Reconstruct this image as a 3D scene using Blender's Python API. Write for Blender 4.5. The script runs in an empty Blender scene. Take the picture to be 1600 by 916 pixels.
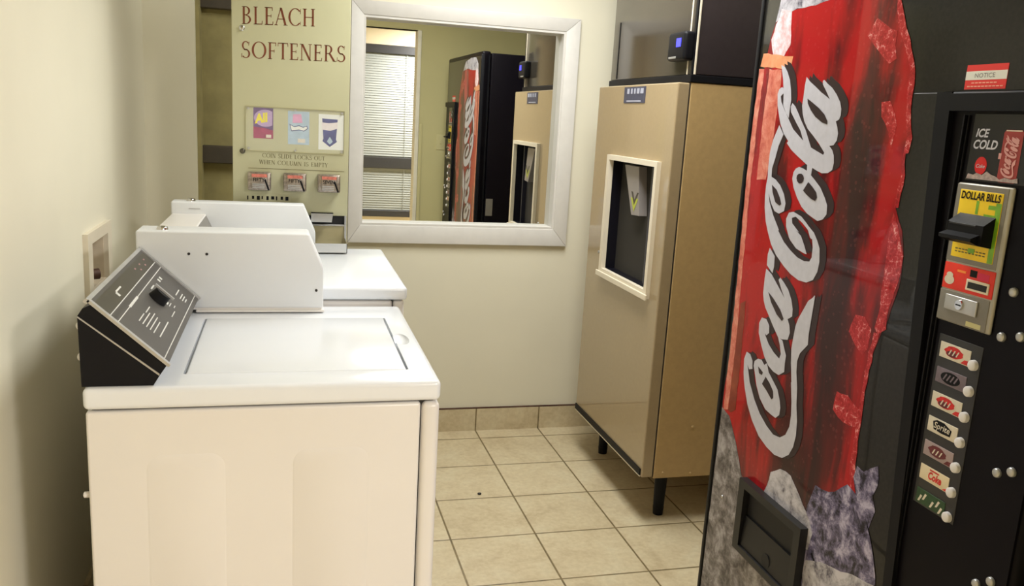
import bpy, bmesh, math, random
from mathutils import Vector, Matrix
from mathutils.geometry import tessellate_polygon
random.seed(7)
SC = bpy.context.scene
COL = SC.collection

# ------------------------------------------------------------------ camera, light, exposure
F_PX, YAW, PITCH, ROLL, EYE = 1324.28, 0.2663, -0.2025, 0.0581, 1.4379
cd = bpy.data.cameras.new('camera'); cam = bpy.data.objects.new('camera', cd); COL.objects.link(cam)
cd.sensor_width = 36.0; cd.lens = F_PX * 36.0 / 1600.0; cd.clip_start = 0.02
fw = Vector((math.sin(YAW)*math.cos(PITCH), math.cos(YAW)*math.cos(PITCH), math.sin(PITCH)))
r0 = Vector((math.cos(YAW), -math.sin(YAW), 0)); u0 = r0.cross(fw)
rr = math.cos(ROLL)*r0 + math.sin(ROLL)*u0; uu = -math.sin(ROLL)*r0 + math.cos(ROLL)*u0
M3 = Matrix((rr, uu, -fw)).transposed()
cam.matrix_world = Matrix.Translation((0, 0, EYE)) @ M3.to_4x4()
SC.camera = cam
SC.view_settings.view_transform = 'Standard'
SC.view_settings.look = 'None'
SC.view_settings.exposure = 0.1
SC.view_settings.gamma = 1.0
SC.view_settings.use_curve_mapping = False
W = bpy.data.worlds.new('world'); SC.world = W; W.use_nodes = True
W.node_tree.nodes['Background'].inputs[0].default_value = (0.9, 0.95, 1.0, 1)
W.node_tree.nodes['Background'].inputs[1].default_value = 0.03
KEY_W, ROOM_W = 150.0, 27.0
def area(name, loc, sx, sy, watts, col):
    l = bpy.data.lights.new(name, 'AREA'); l.shape = 'RECTANGLE'; l.size = sx; l.size_y = sy
    l.energy = watts; l.color = col
    o = bpy.data.objects.new(name, l); COL.objects.link(o); o.location = loc
    return o
area('hall_tube_light', (1.75, -1.25, 2.36), 0.25, 0.6, KEY_W, (1.0, 0.965, 0.955))
area('room_tube_light', (0.85, 2.55, 2.36), 0.5, 1.2, ROOM_W, (0.94, 0.985, 1.0))

# ------------------------------------------------------------------ materials
def lin(c):
    return tuple(((v/255)/12.92 if v/255 <= .04045 else ((v/255+.055)/1.055)**2.4) for v in c)
class NT:
    def __init__(s, name):
        s.m = bpy.data.materials.new(name); s.m.use_nodes = True
        s.t = s.m.node_tree; s.b = s.t.nodes['Principled BSDF']
    def n(s, typ, **k):
        x = s.t.nodes.new(typ)
        for a, v in k.items(): setattr(x, a, v)
        return x
    def l(s, a, b): s.t.links.new(a, b)
    def coord(s, scale=(1, 1, 1), kind='Object'):
        tc = s.n('ShaderNodeTexCoord'); mp = s.n('ShaderNodeMapping'); mp.inputs['Scale'].default_value = scale
        s.l(tc.outputs[kind], mp.inputs[0]); return mp.outputs[0]
    def noise(s, vec, scale, detail=3, rough=.55, dist=0):
        x = s.n('ShaderNodeTexNoise'); x.inputs['Scale'].default_value = scale; x.inputs['Detail'].default_value = detail
        x.inputs['Roughness'].default_value = rough; x.inputs['Distortion'].default_value = dist
        s.l(vec, x.inputs['Vector']); return x.outputs['Fac']
    def ramp(s, fac, stops, interp='LINEAR'):
        x = s.n('ShaderNodeValToRGB'); x.color_ramp.interpolation = interp; e = x.color_ramp.elements
        while len(e) < len(stops): e.new(0.5)
        for q, (p, c) in zip(e, stops): q.position = p; q.color = (*c, 1)
        s.l(fac, x.inputs[0]); return x.outputs[0]
    def mix(s, fac, a, b):
        x = s.n('ShaderNodeMix', data_type='RGBA')
        for i, v in ((0, fac), (6, a), (7, b)):
            if hasattr(v, 'links'): s.l(v, x.inputs[i])
            else: x.inputs[i].default_value = v if i == 0 else (*v, 1)
        return x.outputs[2]
    def bump(s, h, strength, dist=.002):
        x = s.n('ShaderNodeBump'); x.inputs['Strength'].default_value = strength; x.inputs['Distance'].default_value = dist
        s.l(h, x.inputs['Height']); s.l(x.outputs[0], s.b.inputs['Normal'])
    def base(s, v):
        if hasattr(v, 'links'): s.l(v, s.b.inputs['Base Color'])
        else: s.b.inputs['Base Color'].default_value = (*v, 1)
def mat(name, rgb, rough=.5, metal=0, var=.06, nscale=14, ior=1.5, coat=0, bump=0, alpha=1, trans=0):
    s = NT(name); c = lin(rgb); v = s.coord()
    f = s.noise(v, nscale)
    s.base(s.ramp(f, [(.3, tuple(x*(1-var) for x in c)), (.7, tuple(min(1, x*(1+var)) for x in c))]))
    s.b.inputs['Roughness'].default_value = rough; s.b.inputs['Metallic'].default_value = metal
    s.b.inputs['IOR'].default_value = ior; s.b.inputs['Coat Weight'].default_value = coat
    s.b.inputs['Coat Roughness'].default_value = .03
    s.b.inputs['Alpha'].default_value = alpha; s.b.inputs['Transmission Weight'].default_value = trans
    if bump: s.bump(s.noise(v, nscale*12), bump)
    return s.m
PAINT = mat('cream_wall_paint', (223, 218, 198), .75, var=.02, nscale=3, bump=.08)
OLIVE = mat('olive_wall_paint', (200, 192, 142), .75, var=.02, nscale=3, bump=.08)
CEIL = mat('ceiling_paint', (225, 222, 208), .9, var=.02)
WHITE_EN = mat('white_enamel', (220, 223, 227), .16, var=.01, nscale=4)
WHITE_SIDE = mat('white_painted_steel', (218, 214, 209), .35, var=.012, nscale=3)
WHITE_GRAIN = mat('white_textured_steel', (214, 216, 217), .4, var=.006, nscale=40)
BLACK = mat('black_plastic', (18, 18, 22), .45, var=.1, ior=1.25)
BLACK_G = mat('black_gloss', (13, 10, 15), .35, var=.1, ior=1.2)
BLACK_M = mat('black_matte', (14, 13, 15), .6, var=.1)
DARKGAP = mat('dark_gap', (40, 36, 30), .8)
CHROME = mat('chrome', (205, 205, 205), .12, 1, var=.03)
STEEL = mat('brushed_steel', (186, 186, 186), .35, .7, var=.06, nscale=40)
GREYPLATE = mat('grey_metal_plate', (128, 124, 116), .4, .3, var=.06, nscale=30)
CONSOLE = mat('console_grey_metal', (74, 71, 67), .45, .1, var=.05, nscale=30)
CONS_BAND = mat('console_olive_band', (56, 52, 38), .4, .1, var=.08)
LEGEND = mat('pale_print', (205, 205, 200), .5)
DISP = mat('dispenser_cream_enamel', (188, 186, 152), .35, var=.03, nscale=5)
BROWNINK = mat('brown_lettering', (112, 52, 26), .5, var=.1)
OLIVEINK = mat('olive_lettering', (98, 90, 54), .6)
FRAMEW = mat('grey_white_frame_paint', (210, 207, 202), .5, var=.03, nscale=20, bump=.05)
DKOLIVE = mat('recess_plywood', (150, 140, 94), .8, var=.15, nscale=12)
DKBROWN = mat('dark_rail_wood', (70, 62, 50), .6, var=.15)
TAN = mat('tan_painted_panel', (178, 150, 104), .35, var=.05, nscale=60)
TAN2 = mat('tan_front_panel', (160, 141, 110), .3, var=.03, nscale=60, coat=.8)
TRIMW = mat('ivory_trim', (222, 212, 192), .4, var=.03)
HEADF = mat('dark_glossy_steel', (92, 86, 78), .14, .65, var=.04, nscale=50)
HEADS = mat('dark_brown_steel', (62, 54, 56), .35, .3, var=.06, nscale=40)
KNOB = mat('white_button', (222, 220, 224), .3, var=.03)
GREYBIN = mat('charcoal_plastic', (15, 14, 17), .45, var=.08)
YELLOW = mat('yellow_placard', (240, 205, 20), .4, var=.05, nscale=30)
LGREEN = mat('green_print', (120, 175, 40), .4, var=.2, nscale=60)
REDP = mat('red_placard', (222, 44, 24), .35, var=.06, nscale=40)
REDSIGN = mat('red_sign', (226, 44, 36), .5, var=.04)
PINKP = mat('magenta_print', (215, 25, 75), .4, var=.1)
PALE = mat('pale_label', (214, 206, 190), .45, var=.05, nscale=80)
PALEV = mat('dim_mauve_label', (112, 100, 112), .45, var=.15, nscale=120)
SCRIPT_W = mat('script_white', (190, 190, 202), .3, var=.05, nscale=60)
SCRIPT_D = mat('script_shadow', (40, 22, 30), .3, var=.15, nscale=40)
BLUEINK = mat('blue_ink', (62, 66, 128), .5, var=.15, nscale=60)
LBLUE = mat('light_blue_print', (170, 190, 205), .5, var=.08, nscale=40)
PINKS = mat('soft_pink_print', (214, 158, 190), .5, var=.1, nscale=60)
PURPLE = mat('purple_print', (96, 62, 120), .45, var=.25, nscale=30)
MAGEN = mat('deep_magenta_print', (150, 36, 84), .45, var=.3, nscale=40)
YELO = mat('bright_yellow_print', (228, 214, 40), .45, var=.08)
LABELW = mat('white_card', (226, 228, 222), .5, var=.02)
GREENL = mat('dark_green_label', (34, 66, 32), .45, var=.3, nscale=150)
MAROON = mat('maroon_print', (96, 30, 36), .45, var=.3, nscale=160)
REDL = mat('red_print', (200, 34, 34), .45, var=.25, nscale=140)
SALMON = mat('salmon_can_red', (150, 50, 48), .35, var=.15, nscale=60)
CANW = mat('can_pale_script', (206, 150, 148), .4, var=.1)
REDDISC = mat('red_disc', (205, 22, 26), .25, var=.1)
GOLDCH = mat('warm_chrome', (160, 150, 140), .28, .8, var=.3, nscale=120)
IVORY = mat('ivory_switch_plastic', (206, 198, 150), .4)
BLIND = mat('white_blind_slats', (132, 136, 132), .5, var=.02)
WINFR = mat('dark_window_frame', (34, 34, 36), .5)
HALLW = mat('hall_wall_paint', (206, 194, 166), .75, var=.02, nscale=3)
DOORW = mat('ivory_door_trim', (232, 226, 206), .45)
COPPER = mat('rusty_pipe', (86, 58, 46), .6, .3, var=.3, nscale=40)
def mirror_mat():
    s = NT('mirror_silver'); s.base((.86, .87, .84)); s.b.inputs['Metallic'].default_value = 1
    f = s.noise(s.coord(), 3); q = s.n('ShaderNodeMapRange'); q.inputs['To Min'].default_value = .004; q.inputs['To Max'].default_value = .012
    s.l(f, q.inputs[0]); s.l(q.outputs[0], s.b.inputs['Roughness']); return s.m
MIRROR = mirror_mat()
def emis(name, rgb, st):
    s = NT(name); s.base(lin(rgb)); s.b.inputs['Emission Color'].default_value = (*lin(rgb), 1)
    s.b.inputs['Emission Strength'].default_value = st; return s.m
LED = emis('blue_display', (60, 60, 235), 1.3)
DIFFUSER = emis('light_diffuser', (255, 244, 225), 6)
GLASS = mat('clear_plastic', (255, 255, 250), .06, var=0, alpha=.05)

def tile_mat(name, x0, y0, T, g, axes=(0, 1)):
    s = NT(name); tc = s.n('ShaderNodeTexCoord'); sp = s.n('ShaderNodeSeparateXYZ'); s.l(tc.outputs['Object'], sp.inputs[0])
    masks = []; cells = []
    for ax, o in zip(axes, (x0, y0)):
        a = s.n('ShaderNodeMath', operation='SUBTRACT'); s.l(sp.outputs[ax], a.inputs[0]); a.inputs[1].default_value = o
        d = s.n('ShaderNodeMath', operation='DIVIDE'); s.l(a.outputs[0], d.inputs[0]); d.inputs[1].default_value = T
        fl = s.n('ShaderNodeMath', operation='FLOOR'); s.l(d.outputs[0], fl.inputs[0]); cells.append(fl.outputs[0])
        p = s.n('ShaderNodeMath', operation='PINGPONG'); s.l(d.outputs[0], p.inputs[0]); p.inputs[1].default_value = .5
        mr = s.n('ShaderNodeMapRange'); mr.inputs['From Min'].default_value = g/T*.55; mr.inputs['From Max'].default_value = g/T
        s.l(p.outputs[0], mr.inputs[0]); masks.append(mr.outputs[0])
    m = masks[0]
    if len(masks) > 1:
        mm = s.n('ShaderNodeMath', operation='MINIMUM'); s.l(masks[0], mm.inputs[0]); s.l(masks[1], mm.inputs[1]); m = mm.outputs[0]
    cx = s.n('ShaderNodeCombineXYZ'); s.l(cells[0], cx.inputs[0])
    if len(cells) > 1: s.l(cells[1], cx.inputs[1])
    wn = s.n('ShaderNodeTexWhiteNoise'); s.l(cx.outputs[0], wn.inputs['Vector'])
    co = s.coord()
    f1 = s.noise(co, 7, 5, .65, .6); f2 = s.noise(co, 55, 3)
    c = s.ramp(f1, [(.3, lin((182, 165, 132))), (.5, lin((202, 187, 154))), (.72, lin((210, 200, 170)))])
    c = s.mix(.16, c, s.ramp(f2, [(.35, lin((150, 128, 96))), (.65, lin((226, 214, 186)))]))
    c = s.mix(.10, c, s.ramp(wn.outputs['Value'], [(0, lin((170, 150, 116))), (1, lin((226, 212, 180)))]))
    gr = s.ramp(s.noise(co, 30), [(.3, lin((96, 82, 54))), (.7, lin((134, 116, 80)))])
    s.base(s.mix(m, gr, c)); s.b.inputs['Roughness'].default_value = .38
    s.bump(m, .5, .003); return s.m
TX0, TY0, TT = 0.8591, 3.5625, 0.305
TILE = tile_mat('beige_floor_tile', TX0, TY0, TT, .0042)
SKIRT = tile_mat('beige_skirting_tile', TX0, 0, TT, .0036, (0,))
SKIRT2 = tile_mat('beige_side_skirting_tile', TY0, 0, TT, .0045, (1,))

def bottle_mat():
    s = NT('bottle_red_print'); co = s.coord((1, 9, 2.2)); f = s.noise(co, 1.0, 4, .6, .4)
    tc = s.n('ShaderNodeTexCoord'); sp = s.n('ShaderNodeSeparateXYZ'); s.l(tc.outputs['Object'], sp.inputs[0])
    # printed dark cola column along the middle of the bottle
    col = s.ramp(sp.outputs[1], [(.22, (0, 0, 0)), (.34, (.2,)*3), (.43, (.55,)*3), (.53, (.5,)*3), (.59, (.15,)*3), (.66, (.35,)*3)])
    zr = s.ramp(sp.outputs[2], [(.0, (1, 1, 1)), (1.0, (1, 1, 1))])
    mr = s.n('ShaderNodeMapRange'); mr.inputs['From Min'].default_value = 1.48; mr.inputs['From Max'].default_value = 1.66
    mr.inputs['To Min'].default_value = 1; mr.inputs['To Max'].default_value = .15; s.l(sp.outputs[2], mr.inputs[0])
    mu = s.n('ShaderNodeMath', operation='MULTIPLY'); s.l(col, mu.inputs[0]); s.l(mr.outputs[0], mu.inputs[1])
    ad = s.n('ShaderNodeMath', operation='MULTIPLY_ADD'); s.l(f, ad.inputs[0]); ad.inputs[1].default_value = 3.4; ad.inputs[2].default_value = -1.62
    su = s.n('ShaderNodeMath', operation='ADD', use_clamp=True); s.l(mu.outputs[0], su.inputs[0]); s.l(ad.outputs[0], su.inputs[1])
    c = s.ramp(su.outputs[0], [(.0, lin((168, 2, 16))), (.22, lin((140, 2, 13))), (.5, lin((84, 3, 12))), (.95, lin((44, 3, 12)))])
    vo = s.n('ShaderNodeTexVoronoi'); vo.inputs['Scale'].default_value = 60; s.l(s.coord(), vo.inputs['Vector'])
    f3 = s.noise(s.coord(), 7, 3)
    dm = s.n('ShaderNodeMath', operation='MULTIPLY'); s.l(f3, dm.inputs[0]); dm.inputs[1].default_value = .42
    lt = s.n('ShaderNodeMath', operation='LESS_THAN'); s.l(vo.outputs['Distance'], lt.inputs[0]); s.l(dm.outputs[0], lt.inputs[1])
    l2 = s.n('ShaderNodeMath', operation='MULTIPLY'); s.l(lt.outputs[0], l2.inputs[0]); l2.inputs[1].default_value = .05
    c = s.mix(l2.outputs[0], c, lin((236, 130, 130)))
    s.base(c); gloss(s); return s.m
def gloss(s):
    s.b.inputs['Roughness'].default_value = .3; s.b.inputs['Coat Weight'].default_value = .42
    s.b.inputs['Coat IOR'].default_value = 1.5; s.b.inputs['Specular IOR Level'].default_value = .2; s.b.inputs['Coat Roughness'].default_value = .02
def crystal_mat(name, dark, mid, light, scale, thr=(.25, .5, .75), edge=0):
    s = NT(name); co = s.coord((1, 1, 1)); nz = s.noise(co, scale, 8, .74, .3)
    vo = s.n('ShaderNodeTexVoronoi', feature='DISTANCE_TO_EDGE'); vo.inputs['Scale'].default_value = scale*1.6
    s.l(co, vo.inputs['Vector'])
    mr = s.n('ShaderNodeMapRange'); mr.inputs['From Max'].default_value = .10; mr.inputs['To Min'].default_value = edge; mr.inputs['To Max'].default_value = -edge*.25
    s.l(vo.outputs['Distance'], mr.inputs[0])
    ad = s.n('ShaderNodeMath', operation='ADD'); s.l(nz, ad.inputs[0]); s.l(mr.outputs[0], ad.inputs[1])
    s.base(s.ramp(ad.outputs[0], [(thr[0], lin(dark)), (thr[1], lin(mid)), (thr[2], lin(light))])); gloss(s); return s.m
BOTTLE = bottle_mat()
FROST = crystal_mat('pink_frost_print', (140, 8, 18), (184, 40, 48), (240, 186, 184), 52, (.38, .56, .74), .07)
FROSTW = crystal_mat('pale_frost_print', (170, 90, 96), (220, 176, 180), (232, 226, 236), 30, (.2, .42, .6))
ICEB = crystal_mat('blue_ice_print', (26, 22, 38), (104, 98, 130), (182, 176, 202), 22, (.41, .51, .62))
ICEG = crystal_mat('grey_ice_print', (62, 56, 58), (116, 110, 112), (168, 164, 168), 16, (.39, .5, .63))
ICEW = crystal_mat('white_ice_print', (70, 66, 84), (164, 162, 172), (200, 198, 208), 20, (.36, .47, .6))
def frontpanel():
    s = NT('dark_glossy_panel'); s.base(s.ramp(s.noise(s.coord(), 120), [(.3, lin((20, 19, 18))), (.7, lin((32, 30, 28)))])); gloss(s); return s.m
PANEL = frontpanel()
SALMONP = crystal_mat('salmon_print_reflection', (168, 60, 50), (206, 116, 98), (226, 168, 148), 22, (.3, .5, .72))  # this and the next two: bottle print plus reflections painted as colour
ORANGEP = crystal_mat('orange_print_reflection', (206, 126, 84), (220, 150, 108), (230, 174, 136), 14, (.3, .5, .72))
BROWNP = crystal_mat('brown_print_reflection', (110, 30, 20), (128, 46, 28), (148, 70, 44), 12, (.3, .5, .72))

# ------------------------------------------------------------------ mesh helpers
ORG = {}; SCL = {}
class MB:
    def __init__(s): s.bm = bmesh.new()
    def box(s, x0, x1, y0, y1, z0, z1):
        v = [s.bm.verts.new((x, y, z)) for x in (x0, x1) for y in (y0, y1) for z in (z0, z1)]
        for f in ((0, 1, 3, 2), (4, 6, 7, 5), (0, 4, 5, 1), (2, 3, 7, 6), (0, 2, 6, 4), (1, 5, 7, 3)):
            s.bm.faces.new([v[i] for i in f])
        return s
    def rbox(s, x0, x1, y0, y1, z0, z1, r, seg=3):
        b = bmesh.new(); m = MB.__new__(MB); m.bm = b; m.box(x0, x1, y0, y1, z0, z1)
        bmesh.ops.recalc_face_normals(b, faces=b.faces)
        bmesh.ops.bevel(b, geom=list(b.edges), offset=r, segments=seg, profile=.5, affect='EDGES')
        s.join(b); return s
    def join(s, b):
        me = bpy.data.meshes.new('t'); b.to_mesh(me); b.free(); s.bm.from_mesh(me); bpy.data.meshes.remove(me)
    def prism(s, pts, a, b):
        """closed polygon pts (3d) extruded by vector b-a"""
        d = Vector(b) - Vector(a)
        P = [Vector(p) for p in pts]
        lo = [s.bm.verts.new(p) for p in P]; hi = [s.bm.verts.new(p + d) for p in P]; n = len(P)
        for t in tessellate_polygon([P]):
            s.bm.faces.new([lo[i] for i in t]); s.bm.faces.new([hi[i] for i in reversed(t)])
        for i in range(n): s.bm.faces.new((lo[i], lo[(i+1) % n], hi[(i+1) % n], hi[i]))
        return s
    def xz(s, pts, y0, y1): return s.prism([(x, y0, z) for x, z in pts], (0, y0, 0), (0, y1, 0))
    def poly(s, pts):
        P = [Vector(p) for p in pts]; v = [s.bm.verts.new(p) for p in P]
        for t in tessellate_polygon([P]):
            try: s.bm.faces.new([v[i] for i in t])
            except ValueError: pass
        return s
    def cyl(s, p0, p1, ra, rb=None, seg=24, dome=0):
        p0 = Vector(p0); p1 = Vector(p1); rb = ra if rb is None else rb; ax = (p1-p0).normalized()
        a = ax.orthogonal().normalized(); b = ax.cross(a)
        rings = [(p0, ra), (p1, rb)]
        if dome:
            for k in range(1, 5): t = k/5*math.pi/2; rings.append((p1 + ax*dome*math.sin(t), rb*math.cos(t)))
        vs = [[s.bm.verts.new(c + (a*math.cos(2*math.pi*i/seg) + b*math.sin(2*math.pi*i/seg))*r) for i in range(seg)] for c, r in rings]
        for q in range(len(vs)-1):
            for i in range(seg): s.bm.faces.new((vs[q][i], vs[q][(i+1) % seg], vs[q+1][(i+1) % seg], vs[q+1][i]))
        s.bm.faces.new(list(reversed(vs[0]))); s.bm.faces.new(vs[-1]); return s
    def sphere(s, c, rx, ry, rz, seg=24):
        b = bmesh.new(); bmesh.ops.create_uvsphere(b, u_segments=seg, v_segments=seg//2, radius=1)
        for v in b.verts: v.co = Vector((c[0]+v.co.x*rx, c[1]+v.co.y*ry, c[2]+v.co.z*rz))
        s.join(b); return s
    def build(s, name, m, parent=None, smooth=False, fix=True):
        if fix: bmesh.ops.recalc_face_normals(s.bm, faces=s.bm.faces)
        org = ORG.get(parent.name, Vector((0, 0, 0))) if parent else Vector((0, 0, 0))
        k = SCL.get(parent.name, 1.0) if parent else 1.0
        for v in s.bm.verts: v.co = (v.co - org) * k
        me = bpy.data.meshes.new(name); s.bm.to_mesh(me); s.bm.free()
        o = bpy.data.objects.new(name, me); COL.objects.link(o); me.materials.append(m)
        if parent: o.parent = parent; ORG[o.name] = org; SCL[o.name] = k
        if smooth:
            for p in me.polygons: p.use_smooth = True
            me.set_sharp_from_angle(angle=math.radians(35))
        return o
def tag(o, label=None, cat=None, group=None, kind=None):
    for k, v in (('label', label), ('category', cat), ('group', group), ('kind', kind)):
        if v: o[k] = v
    return o
def thing(name, loc, label, cat, group=None):
    o = bpy.data.objects.new(name, None); COL.objects.link(o); o.location = loc; o.empty_display_size = .05
    ORG[o.name] = Vector(loc); return tag(o, label, cat, group)
def struct(o): o['kind'] = 'structure'; return o
def cut(o, cutter):
    """boolean difference, applied to the mesh at once"""
    me = bpy.data.meshes.new('c'); bmesh.ops.recalc_face_normals(cutter.bm, faces=cutter.bm.faces)
    for v in cutter.bm.verts: v.co -= ORG.get(o.name, Vector((0, 0, 0)))
    cutter.bm.to_mesh(me); cutter.bm.free()
    c = bpy.data.objects.new('c', me); COL.objects.link(c); c.parent = o.parent
    md = o.modifiers.new('b', 'BOOLEAN'); md.object = c; md.operation = 'DIFFERENCE'; md.solver = 'EXACT'
    bpy.context.view_layer.update()
    new = bpy.data.meshes.new_from_object(o.evaluated_get(bpy.context.evaluated_depsgraph_get()))
    o.modifiers.clear(); o.data = new
    bpy.data.objects.remove(c); bpy.data.meshes.remove(me)
def text(body, m, org, right, up, h, name, parent, bold=0, shear=0, width=None, space=1.0, thick=.0004):
    """sans lettering: cap height h, baseline start org, in the plane (right, up); a thin solid"""
    cu = bpy.data.curves.new('t', 'FONT'); cu.body = body; cu.size = 1; cu.offset = bold; cu.shear = shear; cu.space_character = space
    cu.resolution_u = 3
    to = bpy.data.objects.new('t', cu); COL.objects.link(to); bpy.context.view_layer.update()
    me = bpy.data.meshes.new_from_object(to.evaluated_get(bpy.context.evaluated_depsgraph_get()))
    bpy.data.objects.remove(to); bpy.data.curves.remove(cu)
    xs = [v.co.x for v in me.vertices]; ys = [v.co.y for v in me.vertices]
    sy = h/.69; sx = sy if width is None else width/max(1e-6, max(xs)-min(xs)); x0 = min(xs)
    R, U, O = Vector(right).normalized(), Vector(up).normalized(), Vector(org)
    b = MB(); b.bm.from_mesh(me); bpy.data.meshes.remove(me)
    for v in b.bm.verts: v.co = O + R*(v.co.x-x0)*sx + U*v.co.y*sy
    return b.build(name, m, parent, fix=False)

# serif capitals, drawn as thick and thin strokes in a unit cap height
def arc(cx, cy, rx, ry, tx, ty, a0, a1, n=22):
    out = []; A = [math.radians(a0+(a1-a0)*i/n) for i in range(n+1)]
    for p, q in zip(A, A[1:]):
        out.append([(cx+rx*math.cos(p), cy+ry*math.sin(p)), (cx+rx*math.cos(q), cy+ry*math.sin(q)),
                    (cx+(rx-tx)*math.cos(q), cy+(ry-ty)*math.sin(q)), (cx+(rx-tx)*math.cos(p), cy+(ry-ty)*math.sin(p))])
    return out
def bar(x0, y0, x1, y1, w):     # slanted stroke, horizontal width w
    return [[(x0-w/2, y0), (x0+w/2, y0), (x1+w/2, y1), (x1-w/2, y1)]]
def hb(x0, x1, y, t=.045): return [[(x0, y), (x1, y), (x1, y+t), (x0, y+t)]]
def stem(x, w=.13): return bar(x, 0, x, 1, w) + hb(x-w/2-.07, x+w/2+.07, 0, .035) + hb(x-w/2-.07, x+w/2+.07, .965, .035)
def glyph(c):
    if c == 'B': return stem(.17)+arc(.3, .755, .28, .245, .12, .045, -90, 90)+arc(.3, .26, .34, .26, .13, .045, -90, 90)+hb(.17, .32, .955)+hb(.17, .32, 0)+hb(.17, .32, .5), .72
    if c == 'L': return stem(.17)+hb(.17, .6, 0)+bar(.585, 0, .61, .22, .04), .68
    if c == 'E': return stem(.17)+hb(.17, .58, 0)+hb(.17, .55, .955)+hb(.17, .47, .49)+bar(.565, 0, .59, .2, .04)+bar(.54, .8, .54, 1, .04)+bar(.46, .42, .46, .6, .035), .66
    if c == 'A': return bar(.07, 0, .40, 1, .055)+bar(.72, 0, .40, 1, .14)+hb(.18, .62, .33)+hb(-.02, .19, 0, .035)+hb(.58, .86, 0, .035), .84
    if c == 'C': return arc(.48, .5, .46, .51, .13, .045, 42, 318)+bar(.82, .68, .83, .97, .035)+bar(.82, .05, .83, .25, .03), .9
    if c == 'H': return stem(.17)+stem(.72)+hb(.17, .72, .49), .9
    if c == 'S': return arc(.33, .745, .25, .265, .105, .05, 35, 270)+arc(.33, .255, .29, .265, .115, .05, -145, 90)+bar(.53, .75, .55, .98, .035)+bar(.06, .03, .075, .28, .035)+bar(.36, .46, .31, .54, .25), .66
    if c == 'O': return arc(.49, .5, .48, .515, .14, .045, 0, 360, 40), .99
    if c == 'F': return stem(.17)+hb(.17, .56, .955)+hb(.17, .46, .47)+bar(.55, .78, .55, 1, .04)+bar(.45, .4, .45, .58, .035), .62
    if c == 'T': return stem(.36)+hb(.02, .7, .955)+bar(.03, .78, .04, 1, .035)+bar(.69, .78, .68, 1, .035), .72
    if c == 'N': return bar(.14, 0, .14, 1, .055)+bar(.7, .02, .7, 1, .055)+bar(.7, 0, .16, 1, .14)+hb(.02, .27, 0, .035)+hb(-.0, .2, .965, .035)+hb(.58, .83, .965, .035), .86
    if c == 'R': return stem(.17)+arc(.3, .735, .29, .265, .125, .045, -90, 90)+hb(.17, .32, .955)+hb(.17, .36, .47)+bar(.74, 0, .4, .5, .15)+hb(.64, .88, 0, .035), .82
    if c == 'D': return stem(.17)+arc(.3, .5, .5, .5, .14, .045, -90, 90, 26)+hb(.17, .32, .955)+hb(.17, .32, 0), .88
    if c == 'I': return stem(.17), .36
    if c == 'K': return stem(.17)+bar(.22, .42, .66, 1, .06)+bar(.76, 0, .36, .58, .14)+hb(.55, .8, .965, .035)+hb(.64, .9, 0, .035), .86
    if c == 'U': return bar(.17, .25, .17, 1, .13)+bar(.7, .25, .7, 1, .055)+arc(.43, .29, .325, .3, .12, .05, 180, 360)+hb(.03, .31, .965, .035)+hb(.6, .82, .965, .035), .86
    if c == 'W': return bar(.28, 0, .08, 1, .13)+bar(.3, 0, .5, 1, .05)+bar(.72, 0, .5, 1, .13)+bar(.74, 0, .94, 1, .05)+hb(-.04, .2, .965, .035)+hb(.84, 1.04, .965, .035), 1.04
    if c == 'M': return bar(.1, 0, .16, 1, .05)+bar(.46, 0, .18, 1, .13)+bar(.48, 0, .78, 1, .05)+bar(.84, 0, .8, 1, .13)+hb(0, .22, 0, .035)+hb(.72, .98, 0, .035), 1.0
    if c == 'P': return stem(.17)+arc(.3, .72, .3, .28, .125, .045, -90, 90)+hb(.17, .32, .955)+hb(.17, .32, .44), .66
    if c == 'Y': return bar(.36, .0, .36, .46, .13)+bar(.36, .42, .1, 1, .13)+bar(.38, .42, .64, 1, .05)+hb(-.02, .24, .965, .035)+hb(.54, .76, .965, .035)+hb(.24, .48, 0, .035), .74
    return [], .45
def serif(body, m, org, right, up, h, width, name, parent):
    polys = []; x = 0
    for c in body:
        g, w = glyph(c)
        polys += [[(x+px, py) for px, py in p] for p in g]; x += w+.05
    sx = width/(x-.05); R, U, O = Vector(right).normalized(), Vector(up).normalized(), Vector(org)
    b = MB()
    for p in polys: b.poly([O + R*a*sx + U*c*h for a, c in p])
    return b.build(name, m, parent, fix=False)

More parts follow.
